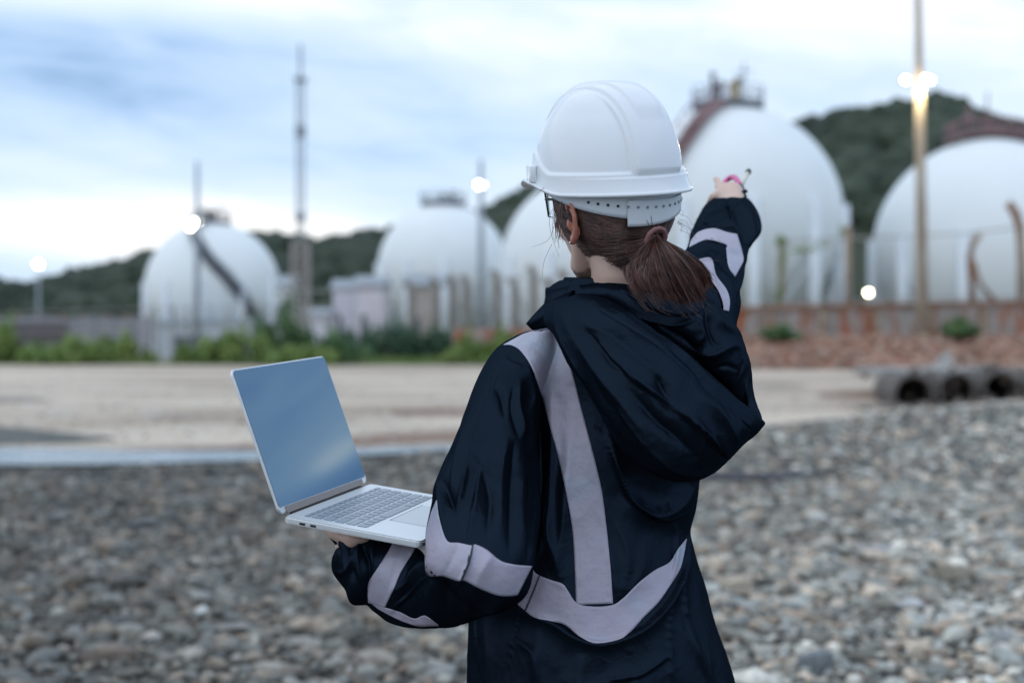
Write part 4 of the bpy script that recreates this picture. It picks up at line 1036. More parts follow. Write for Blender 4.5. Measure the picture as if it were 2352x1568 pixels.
# ------------------------------------------------------------------ jacket
def cloth_material():
    m = bpy.data.materials.new('jacket_cloth'); m.use_nodes = True; nt = m.node_tree; b = nt.nodes['Principled BSDF']; N = nt.nodes.new; L = nt.links.new
    tc = N('ShaderNodeTexCoord'); n = N('ShaderNodeTexNoise'); n.inputs['Scale'].default_value = 11; n.inputs['Detail'].default_value = 3; n.inputs['Distortion'].default_value = .8; L(tc.outputs['Object'], n.inputs[0])
    n2 = N('ShaderNodeTexNoise'); n2.inputs['Scale'].default_value = 900; n2.inputs['Detail'].default_value = 2; L(tc.outputs['Object'], n2.inputs[0])
    nt.nodes.remove(b); df = N('ShaderNodeBsdfDiffuse'); df.inputs['Color'].default_value = (.0026, .0040, .0064, 1)
    gl = N('ShaderNodeBsdfAnisotropic'); gl.inputs['Color'].default_value = (.0074, .0118, .0192, 1); gl.inputs['Roughness'].default_value = .44
    g2 = N('ShaderNodeBsdfAnisotropic'); g2.inputs['Color'].default_value = (.0010, .0017, .0028, 1); g2.inputs['Roughness'].default_value = .15; a0 = N('ShaderNodeAddShader'); L(gl.outputs[0], a0.inputs[0]); L(g2.outputs[0], a0.inputs[1]); ad = N('ShaderNodeAddShader'); L(df.outputs[0], ad.inputs[0]); L(a0.outputs[0], ad.inputs[1]); L(ad.outputs[0], nt.nodes['Material Output'].inputs['Surface'])
    a1 = N('ShaderNodeMath'); a1.operation = 'SUBTRACT'; L(n.outputs[0], a1.inputs[0]); a1.inputs[1].default_value = .5
    a2 = N('ShaderNodeMath'); a2.operation = 'ABSOLUTE'; L(a1.outputs[0], a2.inputs[0])
    bp = N('ShaderNodeBump'); bp.inputs['Strength'].default_value = .5; bp.inputs['Distance'].default_value = .012; bp.invert = True; L(a2.outputs[0], bp.inputs['Height'])
    bp2 = N('ShaderNodeBump'); bp2.inputs['Strength'].default_value = .25; bp2.inputs['Distance'].default_value = .0005; L(n2.outputs[0], bp2.inputs['Height']); 
    n3 = N('ShaderNodeTexNoise'); n3.inputs['Scale'].default_value = 34; n3.inputs['Detail'].default_value = 2; n3.inputs['Distortion'].default_value = .6; L(tc.outputs['Object'], n3.inputs[0])
    a3 = N('ShaderNodeMath'); a3.operation = 'SUBTRACT'; L(n3.outputs[0], a3.inputs[0]); a3.inputs[1].default_value = .5; a4 = N('ShaderNodeMath'); a4.operation = 'ABSOLUTE'; L(a3.outputs[0], a4.inputs[0])
    bp3 = N('ShaderNodeBump'); bp3.inputs['Strength'].default_value = .14; bp3.inputs['Distance'].default_value = .005; bp3.invert = True; L(a4.outputs[0], bp3.inputs['Height']); L(bp.outputs[0], bp3.inputs['Normal'])
    L(bp3.outputs[0], bp2.inputs['Normal']); L(bp2.outputs[0], df.inputs['Normal']); L(bp2.outputs[0], gl.inputs['Normal']); L(bp2.outputs[0], g2.inputs['Normal'])
    return m
def tape_material():
    m = mat('reflective_tape', (.39, .34, .42), .42, noise_scale=9, color2=(.36, .39, .48), nfac=(.35, .65), bump=.7, bscale=15, bdist=.010, c3=(.39, .36, .44)); m.node_tree.nodes['Principled BSDF'].inputs['Metallic'].default_value = .15; return m
M_cloth = cloth_material(); M_tape = tape_material()
W1 = [(8, .0035, (1, 1, .45), 3, False), (11, .0016, (1, 1, .5), 9, True)]
def amp(S, k): return [(a, b, h * k, c) for a, b, h, c in S]
TORSO = [(1300, 640, 1560, 640, 2.225, .075), (1268, 695, 1625, 690, 2.23, .095), (1236, 764, 1685, 755, 2.235, .125), (1180, 832, 1700, 830, 2.24, .138), (1150, 920, 1690, 920, 2.25, .14), (1150, 1020, 1655, 1020, 2.25, .145),
         (1150, 1090, 1606, 1090, 2.25, .145), (1135, 1130, 1597, 1135, 2.25, .145), (1120, 1175, 1592, 1175, 2.25, .147), (1100, 1230, 1581, 1228, 2.25, .15), (1085, 1290, 1597, 1290, 2.25, .155), (1078, 1350, 1616, 1345, 2.25, .16), (1076, 1410, 1637, 1409, 2.25, .165),
         (1075, 1500, 1665, 1497, 2.25, .175), (1073, 1580, 1687, 1575, 2.25, .18), (1068, 1680, 1712, 1675, 2.25, .185), (1062, 1780, 1735, 1775, 2.25, .19)]
ST = [  # back panel
    ([(1240, 880), (1236, 1000), (1238, 1120), (1232, 1240), (1222, 1310)], 10, -9, 'r'),
    ([(1262, 900), (1268, 1020), (1262, 1150), (1255, 1270)], 9, 6, 'r'), ([(1245, 1150), (1262, 1240), (1290, 1330)], 12, 5, 'r'),
    ([(1310, 1000), (1300, 1110), (1290, 1230), (1275, 1300)], 14, 5, 'r'),
    ([(1395, 1000), (1420, 1080), (1450, 1150), (1510, 1190), (1565, 1180)], 16, 9, 'c'),
    ([(1590, 1120), (1550, 1165), (1500, 1180), (1450, 1160)], 16, 8, 'r'), ([(1545, 1200), (1550, 1260), (1540, 1330)], 8, 5, 'c'),
    ([(1420, 1200), (1440, 1280), (1430, 1360)], 12, 5, 'r'), ([(1400, 1250), (1410, 1330), (1420, 1375)], 7, 4, 'r'),
    ([(1480, 1250), (1470, 1310), (1440, 1370)], 14, 4, 'r'),
    # blouse fold at the lower band, and the skirt under it
    ([(1580, 1232), (1572, 1300), (1535, 1380), (1480, 1440), (1420, 1470), (1370, 1478), (1320, 1462), (1270, 1430), (1200, 1402), (1170, 1380)], 16, 10, 'c'),
    ([(1203, 1402), (1187, 1448), (1171, 1513), (1164, 1590), (1160, 1680)], 2.2, -2.5, 'g'), ([(1089, 1400), (1093, 1481), (1086, 1568), (1082, 1680)], 2.5, -4, 'g'),
    ([(1440, 1475), (1455, 1530), (1462, 1620)], 4, 4, 'c'), ([(1535, 1400), (1535, 1480), (1540, 1600)], 6, 5, 'c'), ([(1560, 1330), (1575, 1430), (1610, 1540)], 8, 6, 'c'),
    ([(1560, 1440), (1600, 1500), (1640, 1580)], 9, 5, 'r'), ([(1240, 1440), (1235, 1520), (1245, 1600)], 12, 4, 'r'), ([(1340, 1500), (1330, 1560), (1335, 1650)], 14, 6, 'r'), ([(1400, 1560), (1470, 1548), (1540, 1500)], 10, 6, 'c'),
    ([(1120, 1440), (1125, 1520), (1120, 1600)], 12, 4, 'r'), ([(1300, 1560), (1360, 1580), (1440, 1545)], 12, 5, 'r'), ([(1190, 1470), (1225, 1500), (1230, 1560)], 9, 4, 'r')]
jk = loft('jacket', TORSO, 330, 300, M_cloth, person, amp(ST, 1.35), W1, power=2.2)
LSLV = [(1214, 764, 1292, 754, 2.20, .05), (1155, 792, 1296, 806, 2.19, .072), (1119, 835, 1262, 852, 2.17, .08), (1088, 893, 1240, 905, 2.15, .085), (1056, 975, 1238, 985, 2.12, .085), (1032, 1042, 1238, 1065, 2.10, .083), (1006, 1103, 1237, 1140, 2.055, .08),
        (994, 1155, 1235, 1215, 2.015, .078), (981, 1230, 1226, 1290, 1.985, .076), (977, 1285, 1205, 1365, 1.98, .074), (980, 1306, 1155, 1402, 1.99, .07), (976, 1296, 1085, 1420, 2.02, .066), (966, 1275, 1028, 1437, 2.05, .063),
        (942, 1254, 962, 1439, 2.085, .06), (915, 1242, 905, 1424, 2.092, .058), (885, 1234, 866, 1401, 2.10, .056), (862, 1228, 843, 1382, 2.105, .055), (850, 1226, 811, 1381, 2.107, .054), (836, 1222, 797, 1349, 2.11, .053), (815, 1216, 771, 1312, 2.112, .05), (803, 1213, 769, 1283, 2.115, .048), (794, 1210, 781, 1258, 2.118, .042), (786, 1207, 763, 1232, 2.12, .038)]
SL = [([(1150, 860), (1120, 930), (1095, 1010), (1070, 1100), (1050, 1190)], 14, 7, 'c'), ([(1170, 815), (1140, 850), (1125, 900)], 8, 5, 'c'),
      ([(1195, 880), (1190, 930), (1200, 985), (1195, 1000)], 9, 7, 'r'), ([(1180, 890), (1176, 940), (1190, 1000)], 7, -5, 'r'), ([(1225, 880), (1218, 960), (1222, 1050)], 8, 6, 'r'),
      ([(1165, 1000), (1150, 1100), (1145, 1230)], 16, 7, 'r'), ([(1105, 1080), (1090, 1160), (1075, 1240)], 15, 7, 'c'), ([(1200, 1060), (1195, 1160), (1190, 1280)], 14, 6, 'r'), ([(1180, 1020), (1172, 1140), (1168, 1270)], 9, -6, 'r'),
      ([(1020, 1110), (1035, 1150), (1050, 1180)], 10, -9, 'r'), ([(1040, 1190), (1060, 1150), (1075, 1090)], 10, 8, 'c'), ([(1005, 1110), (1015, 1165), (1028, 1238)], 7, 6, 'r'),
      ([(1155, 825), (1175, 835), (1200, 842)], 3, 3, 'r'), ([(1215, 845), (1222, 900), (1210, 960)], 5, 3, 'r'),
      ([(1085, 1252), (1072, 1300), (1056, 1335)], 5, 8, 'c'), ([(1055, 1240), (1035, 1290), (1020, 1322)], 12, -4, 'r'), ([(1130, 1270), (1105, 1310), (1090, 1350)], 14, 5, 'r'),
      ([(1060, 1345), (1080, 1380), (1075, 1415)], 14, 6, 'r'), ([(1140, 1372), (1120, 1395), (1085, 1410)], 12, 6, 'r'),
      ([(985, 1320), (950, 1355), (905, 1392)], 9, 8, 'c'), ([(970, 1290), (935, 1335), (900, 1360)], 10, 7, 'r'), ([(1000, 1330), (990, 1370), (1000, 1420)], 16, 6, 'r'), ([(1030, 1330), (1020, 1380), (1035, 1430)], 10, -5, 'r'),
      ([(820, 1235), (826, 1290), (835, 1340), (860, 1385)], 7, 7, 'c'), ([(800, 1230), (790, 1270), (812, 1330), (812, 1375)], 9, 6, 'r'), ([(808, 1240), (808, 1290), (826, 1350)], 6, -4, 'r'), ([(775, 1310), (800, 1305), (810, 1270)], 7, 5, 'r'),
      ([(860, 1235), (855, 1290), (845, 1330)], 9, 5, 'r'), ([(925, 1250), (905, 1320), (880, 1385)], 9, -4, 'r'), ([(850, 1390), (890, 1415), (950, 1425), (1000, 1425)], 7, 5, 'r'), ([(772, 1250), (785, 1262), (790, 1290)], 5, -4, 'r'),
      ([(905, 1410), (930, 1380), (985, 1330)], 10, -6, 'r'), ([(1010, 1330), (1050, 1375), (1110, 1400)], 12, -5, 'r'), ([(830, 1250), (850, 1300), (842, 1360)], 6, -6, 'r'), ([(1085, 1360), (1100, 1385), (1150, 1390)], 8, 5, 'c'),
      ([(1110, 1090), (1125, 1150), (1120, 1230)], 10, -6, 'r'), ([(1215, 1080), (1214, 1180), (1208, 1280)], 7, -6, 'r'), ([(1075, 960), (1055, 1040), (1035, 1120)], 12, 5, 'c'), ([(1130, 880), (1150, 910), (1160, 960)], 8, -5, 'r')]
lsl = loft('sleeve', LSLV, 330, 200, M_cloth, jk, amp(SL, 1.2), [(9, .0035, (1, 1, .4), 5, False), (12, .0018, (1, 1, .5), 2, True)], power=2.1)
RSLV = [(1500, 760, 1690, 790, 2.25, 0.123), (1520, 700, 1693, 745, 2.28, 0.123), (1545, 640, 1700, 700, 2.33, 0.116), (1566, 592, 1700, 657, 2.39, 0.113), (1582, 560, 1712, 612, 2.45, 0.109), (1590, 530, 1718, 578, 2.51, 0.104), (1597, 512, 1734, 556, 2.56, 0.102),
        (1606, 494, 1750, 530, 2.61, 0.099), (1614, 478, 1748, 504, 2.65, 0.090), (1624, 466, 1736, 478, 2.69, 0.080), (1634, 458, 1717, 456, 2.73, 0.065), (1640, 455, 1708, 450, 2.75, 0.051)]
SR = [([(1602, 520), (1640, 505), (1690, 520), (1712, 550)], 6, 7, 'c'), ([(1612, 490), (1650, 482), (1700, 470)], 5, 5, 'c'), ([(1608, 508), (1640, 512), (1678, 518)], 5, -7, 'r'), ([(1672, 465), (1690, 500), (1705, 530), (1715, 562)], 7, -9, 'r'), ([(1683, 462), (1710, 490), (1725, 530), (1722, 560)], 7, 8, 'r'),
      ([(1640, 470), (1670, 466), (1700, 462)], 4, 4, 'r'), ([(1588, 575), (1630, 560), (1680, 580)], 7, 6, 'r'), ([(1590, 600), (1640, 590), (1680, 640)], 7, 6, 'c'), ([(1610, 620), (1660, 640), (1690, 700)], 7, 6, 'r'), ([(1600, 660), (1650, 690), (1680, 740)], 8, -6, 'r'), ([(1705, 600), (1700, 640), (1685, 680)], 6, 5, 'r'),
      ([(1690, 470), (1712, 482), (1735, 500)], 4, 4, 'c'), ([(1735, 500), (1738, 525), (1728, 548)], 5, 5, 'r'), ([(1698, 590), (1672, 575), (1655, 570)], 5, -4, 'r')]
rsl = loft('sleeve', RSLV, 220, 170, M_cloth, jk, amp(SR, 1.6), [(14, .0025, (1, 1, 1), 5, False)], power=2.1)
# hood hanging on the back: outer bag and the inner side of its opening
HOOD = [(1250, 706, 1248, 742, 2.13, .02), (1290, 690, 1272, 770, 2.10, .045), (1340, 676, 1306, 832, 2.075, .06), (1392, 690, 1345, 890, 2.055, .072), (1447, 721, 1378, 945, 2.04, .082), (1506, 763, 1414, 1012, 2.03, .088), (1575, 811, 1472, 1068, 2.025, .09),
        (1640, 866, 1545, 1104, 2.03, .088), (1694, 916, 1612, 1100, 2.045, .078), (1730, 948, 1664, 1062, 2.06, .062), (1752, 968, 1704, 1022, 2.075, .035), (1755, 973, 1738, 993, 2.08, .012)]
SH = [([(1281, 752), (1320, 820), (1368, 900), (1410, 965), (1454, 1021)], 11, 7, 'c'), ([(1300, 735), (1360, 830), (1420, 910), (1490, 1000)], 16, 7, 'r'),
      ([(1380, 790), (1454, 866), (1520, 915), (1568, 952), (1620, 1000), (1668, 1048)], 15, 15, 'c'), ([(1430, 950), (1500, 1030), (1570, 1080), (1640, 1082)], 16, 8, 'c'),
      ([(1505, 865), (1530, 915), (1570, 950)], 11, -10, 'r'), ([(1350, 760), (1400, 830), (1440, 850)], 10, -5, 'r'), ([(1330, 740), (1400, 770), (1470, 830), (1540, 880)], 15, 6, 'r'),
      ([(1536, 800), (1600, 850), (1650, 905), (1720, 965)], 9, -6, 'r'), ([(1400, 698), (1470, 743), (1540, 792), (1620, 858), (1690, 921), (1745, 968)], 3.5, 4, 'r'), ([(1380, 712), (1450, 756), (1525, 808), (1605, 876), (1675, 938), (1722, 985)], 1.8, -1.6, 'g'),
      ([(1600, 900), (1650, 950), (1690, 1010)], 14, 7, 'r'), ([(1450, 900), (1500, 960), (1560, 1010), (1600, 1050)], 14, -8, 'r'), ([(1590, 960), (1610, 1010), (1600, 1060)], 10, 5, 'r'),
      ([(1668, 1052), (1655, 1035), (1640, 1000)], 5, -5, 'r'), ([(1400, 705), (1470, 755), (1530, 800)], 8, 4, 'r'), ([(1340, 850), (1380, 930), (1440, 1020)], 7, -5, 'r')]
hood = loft('hood', HOOD, 300, 220, M_cloth, jk, amp(SH, 1.3), [(8, .0035, (1, 1, 1), 12, False), (11, .0016, (1, 1, 1), 4, True)], power=2.3)
HOODI = [(1330, 655, 1330, 690, 2.16, .03), (1395, 648, 1400, 705, 2.145, .045), (1460, 655, 1455, 745, 2.13, .055), (1530, 678, 1510, 785, 2.125, .06), (1600, 680, 1560, 820, 2.13, .065), (1655, 706, 1602, 850, 2.14, .07), (1692, 745, 1640, 885, 2.15, .07),
         (1711, 785, 1668, 915, 2.155, .065), (1722, 828, 1690, 940, 2.16, .055), (1726, 880, 1712, 955, 2.16, .045), (1736, 920, 1730, 967, 2.14, .03), (1750, 958, 1750, 972, 2.115, .012)]
SI = [([(1489, 745), (1530, 765), (1570, 790), (1610, 812)], 14, -16, 'r'), ([(1430, 668), (1480, 700), (1540, 722), (1600, 718), (1624, 692)], 7, 8, 'c'), ([(1400, 690), (1470, 728), (1540, 750), (1600, 735)], 7, 7, 'c'),
      ([(1623, 700), (1628, 740), (1640, 790), (1660, 800)], 7, -9, 'r'), ([(1635, 695), (1655, 740), (1700, 770)], 8, 8, 'r'), ([(1580, 805), (1630, 812), (1680, 795), (1700, 800)], 9, 10, 'r'), ([(1640, 845), (1670, 840), (1695, 850)], 5, -5, 'r'),
      ([(1695, 800), (1703, 840), (1695, 880)], 4, 5, 'c'), ([(1600, 790), (1615, 770), (1608, 740)], 7, 6, 'r'), ([(1712, 880), (1712, 915), (1735, 950)], 6, 7, 'c'), ([(1600, 840), (1640, 870), (1660, 890)], 7, -6, 'r')]
hin = loft('hood_lining', HOODI, 240, 160, M_cloth, hood, SI, [(13, .003, (1, 1, 1), 22, False), (30, .0012, (1, 1, 1), 14, False)], power=2.2)
COLLAR = [(1256, 664, 1590, 640, 2.235, .085), (1254, 672, 1596, 652, 2.235, .09), (1250, 700, 1610, 690, 2.235, .095), (1238, 742, 1640, 740, 2.235, .10), (1220, 785, 1670, 785, 2.24, .10)]
def collar():
    """stand-up collar: an open ring of doubled cloth round the neck, higher at the back"""
    n = 120; V = []; rows = []
    prof = [(0, 0), (.006, -.002), (.010, .004), (.013, .03), (.018, .06), (.026, .09)]
    cx = [1422, 1424, 1428, 1436]
    lv = [(1256, 664, 1590, 618, .074), (1252, 690, 1600, 668, .080), (1246, 720, 1622, 712, .088), (1254, 750, 1650, 750, .095)]
    G = []
    for k, (lx, ly, rx, ry, th) in enumerate([lv[0]] + lv):
        L_ = np.array(P(lx, ly, 2.235)); R_ = np.array(P(rx, ry, 2.235)); c = (L_ + R_) / 2; a = (R_ - L_) / 2
        row = []
        for j in range(n):
            q = 2 * math.pi * j / n
            sag = Vector((0, 0, 1)) * (-.004 * math.sin(q * 3) + .003 * math.sin(q * 7)) if k < 2 else Vector((0, 0, 0))
            s = .965 if k == 0 else 1.0
            p = c + a * math.cos(q) * s + np.array((0, 1, 0)) * th * math.sin(q) * s; row.append(np.array(p) + np.array(sag) + (np.array((0, 0, -.05)) if k == 0 else 0))
        G.append(row)
    G = catmull(np.array(G).reshape(len(G), -1), np.linspace(0, len(G) - 1, 60)).reshape(60, n, 3)
    V = G.reshape(-1, 3); px, py, d = proj(V); front = (V[:, 1] < 2.235)
    Hh = strokes_height(px, py, [([(1262, 690), (1310, 680), (1370, 662), (1420, 650)], 6, 4, 'r'), ([(1275, 712), (1330, 700), (1390, 682)], 7, -5, 'r'), ([(1257, 668), (1300, 658), (1350, 650), (1425, 640)], 3, 2.5, 'r'), ([(1255, 705), (1300, 690), (1330, 672)], 5, 4, 'c')])
    nr = grid_normals(G, True).reshape(-1, 3); s = np.sign(np.sum(nr * (V - V.mean(0)), 1).mean()); V = V + s * nr * (Hh * front)[:, None] + s * nr * (.002 * fbm(V, 16, 3))[:, None]
    F = [(i * n + j, i * n + (j + 1) % n, (i + 1) * n + (j + 1) % n, (i + 1) * n + j) for i in range(59) for j in range(n)]
    o = obj('collar', V, F, M_cloth, jk)
    md = o.modifiers.new('s', 'SOLIDIFY'); md.thickness = .003; md.offset = 0
    # the turned out end of the collar
    A = [(1252, 700), (1232, 722), (1211, 743), (1226, 759)]; bm = bmesh.new()
    g = []
    for i in range(9):
        u = i / 8; row = []
        for j in range(9):
            v = j / 8
            p0 = np.array([1252, 698]) * (1 - v) + np.array([1320, 668]) * v; p1 = np.array([1210, 743]) * (1 - v) + np.array([1290, 700]) * v; p2 = np.array([1227, 760]) * (1 - v) + np.array([1300, 738]) * v
            q = p0 * (1 - u) ** 2 + 2 * u * (1 - u) * p1 * 1 + p2 * u ** 2 if False else (p0 * (1 - 2 * u) + p1 * 2 * u if u < .5 else p1 * (2 - 2 * u) + p2 * (2 * u - 1))
            row.append(bm.verts.new(P(q[0], q[1], 2.165 + .03 * (1 - v) - .02 * math.sin(math.pi * u) * v)))
        g.append(row)
    for i in range(8):
        for j in range(8): bm.faces.new((g[i][j], g[i][j + 1], g[i + 1][j + 1], g[i + 1][j]))
    f = objb('collar_flap', bm, M_cloth, jk, True); md = f.modifiers.new('s', 'SOLIDIFY'); md.thickness = .004; md.offset = 0
collar()
# cuff tab of the raised sleeve
MB().tube([P(1684, 456, 2.72), P(1700, 446, 2.72), P(1716, 438, 2.72)], [.004, .006, .003], 8).tube([P(1704, 446, 2.72), P(1714, 452, 2.72)], [.006, .003], 8).build('cuff_tab', M_cloth, jk, True)

# reflective bands
B_t = bvh_of([jk]); B_l = bvh_of([lsl]); B_r = bvh_of([rsl]); B_tl = bvh_of([jk, lsl])
strip('reflective_band', [(1156, 792), (1175, 793), (1196, 806), (1222, 845), (1243, 905), (1262, 975), (1285, 1060), (1302, 1140), (1315, 1220), (1320, 1300), (1323, 1388)],
      [(1200, 768), (1235, 757), (1266, 757), (1290, 790), (1313, 850), (1335, 935), (1360, 1030), (1381, 1120), (1392, 1200), (1402, 1300), (1408, 1385)], 150, 18, B_tl, M_tape, jk)
strip('reflective_band', [(1220, 1298), (1232, 1317), (1262, 1330), (1292, 1340), (1304, 1355), (1325, 1384), (1365, 1392), (1407, 1388), (1432, 1372), (1470, 1335), (1505, 1308), (1538, 1290), (1556, 1262), (1577, 1236)],
      [(1180, 1380), (1205, 1401), (1228, 1417), (1262, 1425), (1297, 1434), (1330, 1460), (1368, 1476), (1420, 1468), (1448, 1450), (1480, 1415), (1510, 1385), (1535, 1350), (1562, 1305), (1573, 1260)], 110, 16, B_t, M_tape, jk, off=.003)
strip('reflective_band', [(1003, 1148), (1009, 1190), (1026, 1240), (1054, 1246), (1083, 1252), (1093, 1250), (1118, 1262), (1150, 1287), (1185, 1296), (1222, 1299)],
      [(990, 1178), (979, 1230), (980, 1315), (1018, 1322), (1050, 1333), (1068, 1333), (1105, 1352), (1143, 1366), (1170, 1368), (1188, 1366)], 100, 16, B_l, M_tape, jk)
strip('reflective_band', [(905, 1238), (894, 1262), (870, 1300), (848, 1335), (845, 1360), (846, 1383)], [(962, 1246), (944, 1275), (920, 1315), (905, 1350), (893, 1375), (884, 1395)], 60, 12, B_l, M_tape, jk)
strip('reflective_band', [(855, 1386), (885, 1395), (918, 1405), (950, 1420), (972, 1413), (985, 1418)], [(868, 1397), (895, 1412), (925, 1426), (960, 1437), (985, 1437), (1008, 1436)], 50, 8, B_l, M_tape, jk)
strip('reflective_band', [(1587, 553), (1605, 533), (1639, 525), (1671, 534), (1693, 538)], [(1583, 568), (1620, 551), (1651, 556), (1669, 563), (1671, 572)], 50, 12, B_r, M_tape, jk, off=.003)
strip('reflective_band', [(1693, 538), (1701, 565), (1707, 590), (1707, 601)], [(1668, 569), (1672, 607), (1680, 625), (1688, 636)], 30, 12, B_r, M_tape, jk, off=.003)
strip('reflective_band', [(1606, 594), (1634, 594), (1645, 632), (1668, 664), (1676, 690), (1674, 715)], [(1608, 606), (1620, 625), (1634, 645), (1650, 668), (1660, 695), (1662, 712)], 50, 10, B_r, M_tape, jk, off=.004)

M_seam = mat('seam_thread', (.05, .05, .07), .8)
for k_, (a_, b_, s_) in enumerate([([(1084, 1251), (1075, 1290), (1057, 1334)], [(1088, 1251), (1080, 1291), (1062, 1333)], B_l), ([(1238, 1320), (1222, 1360), (1205, 1401)], [(1241, 1322), (1226, 1361), (1208, 1402)], B_tl)]):
    strip('seam', a_, b_, 5, 2, s_, M_seam, jk, off=.0045, thick=.0008)

# ------------------------------------------------------------------ hair
M_hair = mat('hair_strand', (.028, .011, .009), .34, noise_scale=70, color2=(.125, .048, .034), nfac=(.3, .7), spec=.6)
M_tail = mat('ponytail_strand', (.035, .012, .009), .34, noise_scale=55, color2=(.145, .054, .036), nfac=(.3, .7), spec=.6)
M_hairbase = mat('hair_base', (.018, .008, .006), .6)
TIE = P(1510, 548, 2.07)
TIEH = HROT.transposed() @ (TIE - HC)      # tie point in head space (f, l, u)
HR = (.102, .088, .106)                    # hair surface, half axes
HCO = (-.010, 0, .002)
def hs(f, l, u, k=1.0):
    v = Vector((f / HR[0], l / HR[1], u / HR[2])).normalized() * k; return Vector((v.x * HR[0] + HCO[0], v.y * HR[1] + HCO[1], v.z * HR[2] + HCO[2]))
def toW(v): return H(v.x, v.y, v.z)
def build_hair():
    bm = bmesh.new(); bmesh.ops.create_uvsphere(bm, u_segments=64, v_segments=48, radius=1)
    dele = []
    for v in bm.verts:
        q = v.co.copy(); f, l, u = q
        # hairline: nothing in front of the ears or below the nape line
        v.co = toW(hs(f * HR[0], l * HR[1], u * HR[2], .985))
        lim = -.70 if f < -.1 else -.70 + (f + .1) * 3.2
        if u < lim + .22 * abs(l) or f > .55: dele.append(v)
    bmesh.ops.delete(bm, geom=dele, context='VERTS')
    hb = objb('hair', bm, M_hairbase, person, True); md = hb.modifiers.new('s', 'SOLIDIFY'); md.thickness = .012; md.offset = -1
    r = random.Random(11); mb = MB()
    tie = TIEH
    tdir = Vector(((tie.x - HCO[0]) / HR[0], (tie.y - HCO[1]) / HR[1], (tie.z - HCO[2]) / HR[2])).normalized()
    def strand(pts, r0, r1): mb.tube(pts, [r0 + (r1 - r0) * i / (len(pts) - 1) for i in range(len(pts))], 3, cap=False)
    for i in range(5200):
        # start points all over the scalp and along the hairline, combed to the tie
        while True:
            if r.random() < .55:
                a = r.uniform(0, 2 * math.pi); 
                f = r.uniform(-1, .45); l = r.choice((-1, 1)) * math.sqrt(max(0, 1 - f * f)) * r.uniform(.75, 1); u = -r.uniform(.15, .72)
                s = Vector((f, l, u)).normalized(); lim = -.68 if s.x < -.1 else -.68 + (s.x + .1) * 3.0
                if s.z > lim + .22 * abs(s.y) - .02 and s.z < lim + .22 * abs(s.y) + .28: break
            else:
                s = Vector((r.uniform(-1, .4), r.uniform(-1, 1), r.uniform(-.45, .12)))
                if s.length < 1: s.normalize(); break
        ang = s.angle(tdir)
        if ang < .05: continue
        ax = s.cross(tdir).normalized(); n = 11; pts = []; lift = r.uniform(.985, 1.025); wob = r.uniform(-.05, .05)
        for k in range(n):
            t = k / (n - 1); q = Matrix.Rotation(ang * t, 3, ax) @ s; q = (q + ax * wob * math.sin(math.pi * t)).normalized()
            kk = lift + .05 * t ** 9 - .02 * (1 - t) ** 6
            p = Vector((q.x * HR[0] * kk + HCO[0], q.y * HR[1] * kk + HCO[1], q.z * HR[2] * kk + HCO[2]))
            if t > .86: p = p.lerp(tie + Vector((r.uniform(-.006, .006), r.uniform(-.008, .008), r.uniform(-.008, .008))), (t - .86) / .14)
            pts.append(toW(p))
        strand(pts, .0006, .0004)
    for i in range(2600):    # fuller hair swept up from the nape
        t = r.random() ** .8; w = r.random(); a = np.array([1338, 560.]) * (1 - t) + np.array([1445, 632.]) * t + np.array([r.uniform(-5, 5), r.uniform(-6, 4)]); a = a + (np.array([1480, 560.]) - a) * w * .55
        da = 2.128 - .045 * t; e = np.array([1503 + r.uniform(-9, 5), 551 + r.uniform(-8, 8)]); m_ = (a + e) / 2 + np.array([2, 7 + r.uniform(-4, 4)])
        c = poly_resample([(a[0], a[1], da + .004), (m_[0], m_[1], (da + 2.058) / 2 - .012 + r.uniform(-.004, .004)), (e[0], e[1], 2.062)], 9)
        strand([P(*q) for q in c], .0006, .0005)
    mb.build('combed_strand', M_hair, hb, True)['kind'] = 'stuff'
    # ponytail
    mb = MB()
    guides = [  # picture points with depth
        ([(1508, 545, 2.045), (1530, 560, 2.03), (1565, 590, 2.02), (1598, 622, 2.02), (1612, 650, 2.03), (1606, 672, 2.03)], 560, 17),
        ([(1508, 545, 2.045), (1522, 575, 2.02), (1545, 615, 2.005), (1575, 650, 2.01), (1590, 675, 2.02), (1592, 690, 2.03)], 560, 19),
        ([(1506, 545, 2.045), (1505, 580, 2.02), (1505, 620, 2.0), (1525, 655, 2.0), (1560, 678, 2.01), (1585, 688, 2.02)], 520, 18),
        ([(1504, 548, 2.045), (1490, 578, 2.025), (1462, 600, 2.01), (1450, 622, 2.0), (1480, 655, 2.0), (1530, 672, 2.0), (1570, 676, 2.01)], 420, 9),
        ([(1506, 545, 2.045), (1515, 600, 2.01), (1505, 645, 2.0), (1515, 665, 2.0), (1550, 685, 2.0)], 260, 15),
        ([(1498, 560, 2.04), (1470, 592, 2.02), (1445, 612, 2.01), (1450, 632, 2.0), (1470, 650, 2.0), (1482, 680, 2.0)], 130, 7),
        ([(1430, 618, 2.05), (1440, 640, 2.02), (1460, 660, 2.0), (1480, 695, 1.995)], 60, 6),
        ([(1510, 545, 2.045), (1550, 570, 2.03), (1600, 605, 2.03), (1625, 640, 2.04), (1628, 665, 2.05)], 120, 10),
        ([(1508, 545, 2.045), (1560, 600, 2.01), (1600, 660, 2.01), (1612, 695, 2.02)], 90, 16),
        ([(1508, 545, 2.045), (1530, 590, 2.01), (1560, 650, 2.0), (1580, 690, 2.0), (1598, 706, 2.0)], 60, 42), ([(1508, 545, 2.045), (1480, 590, 2.02), (1470, 640, 2.0), (1500, 690, 1.99), (1530, 705, 1.99)], 45, 34)]
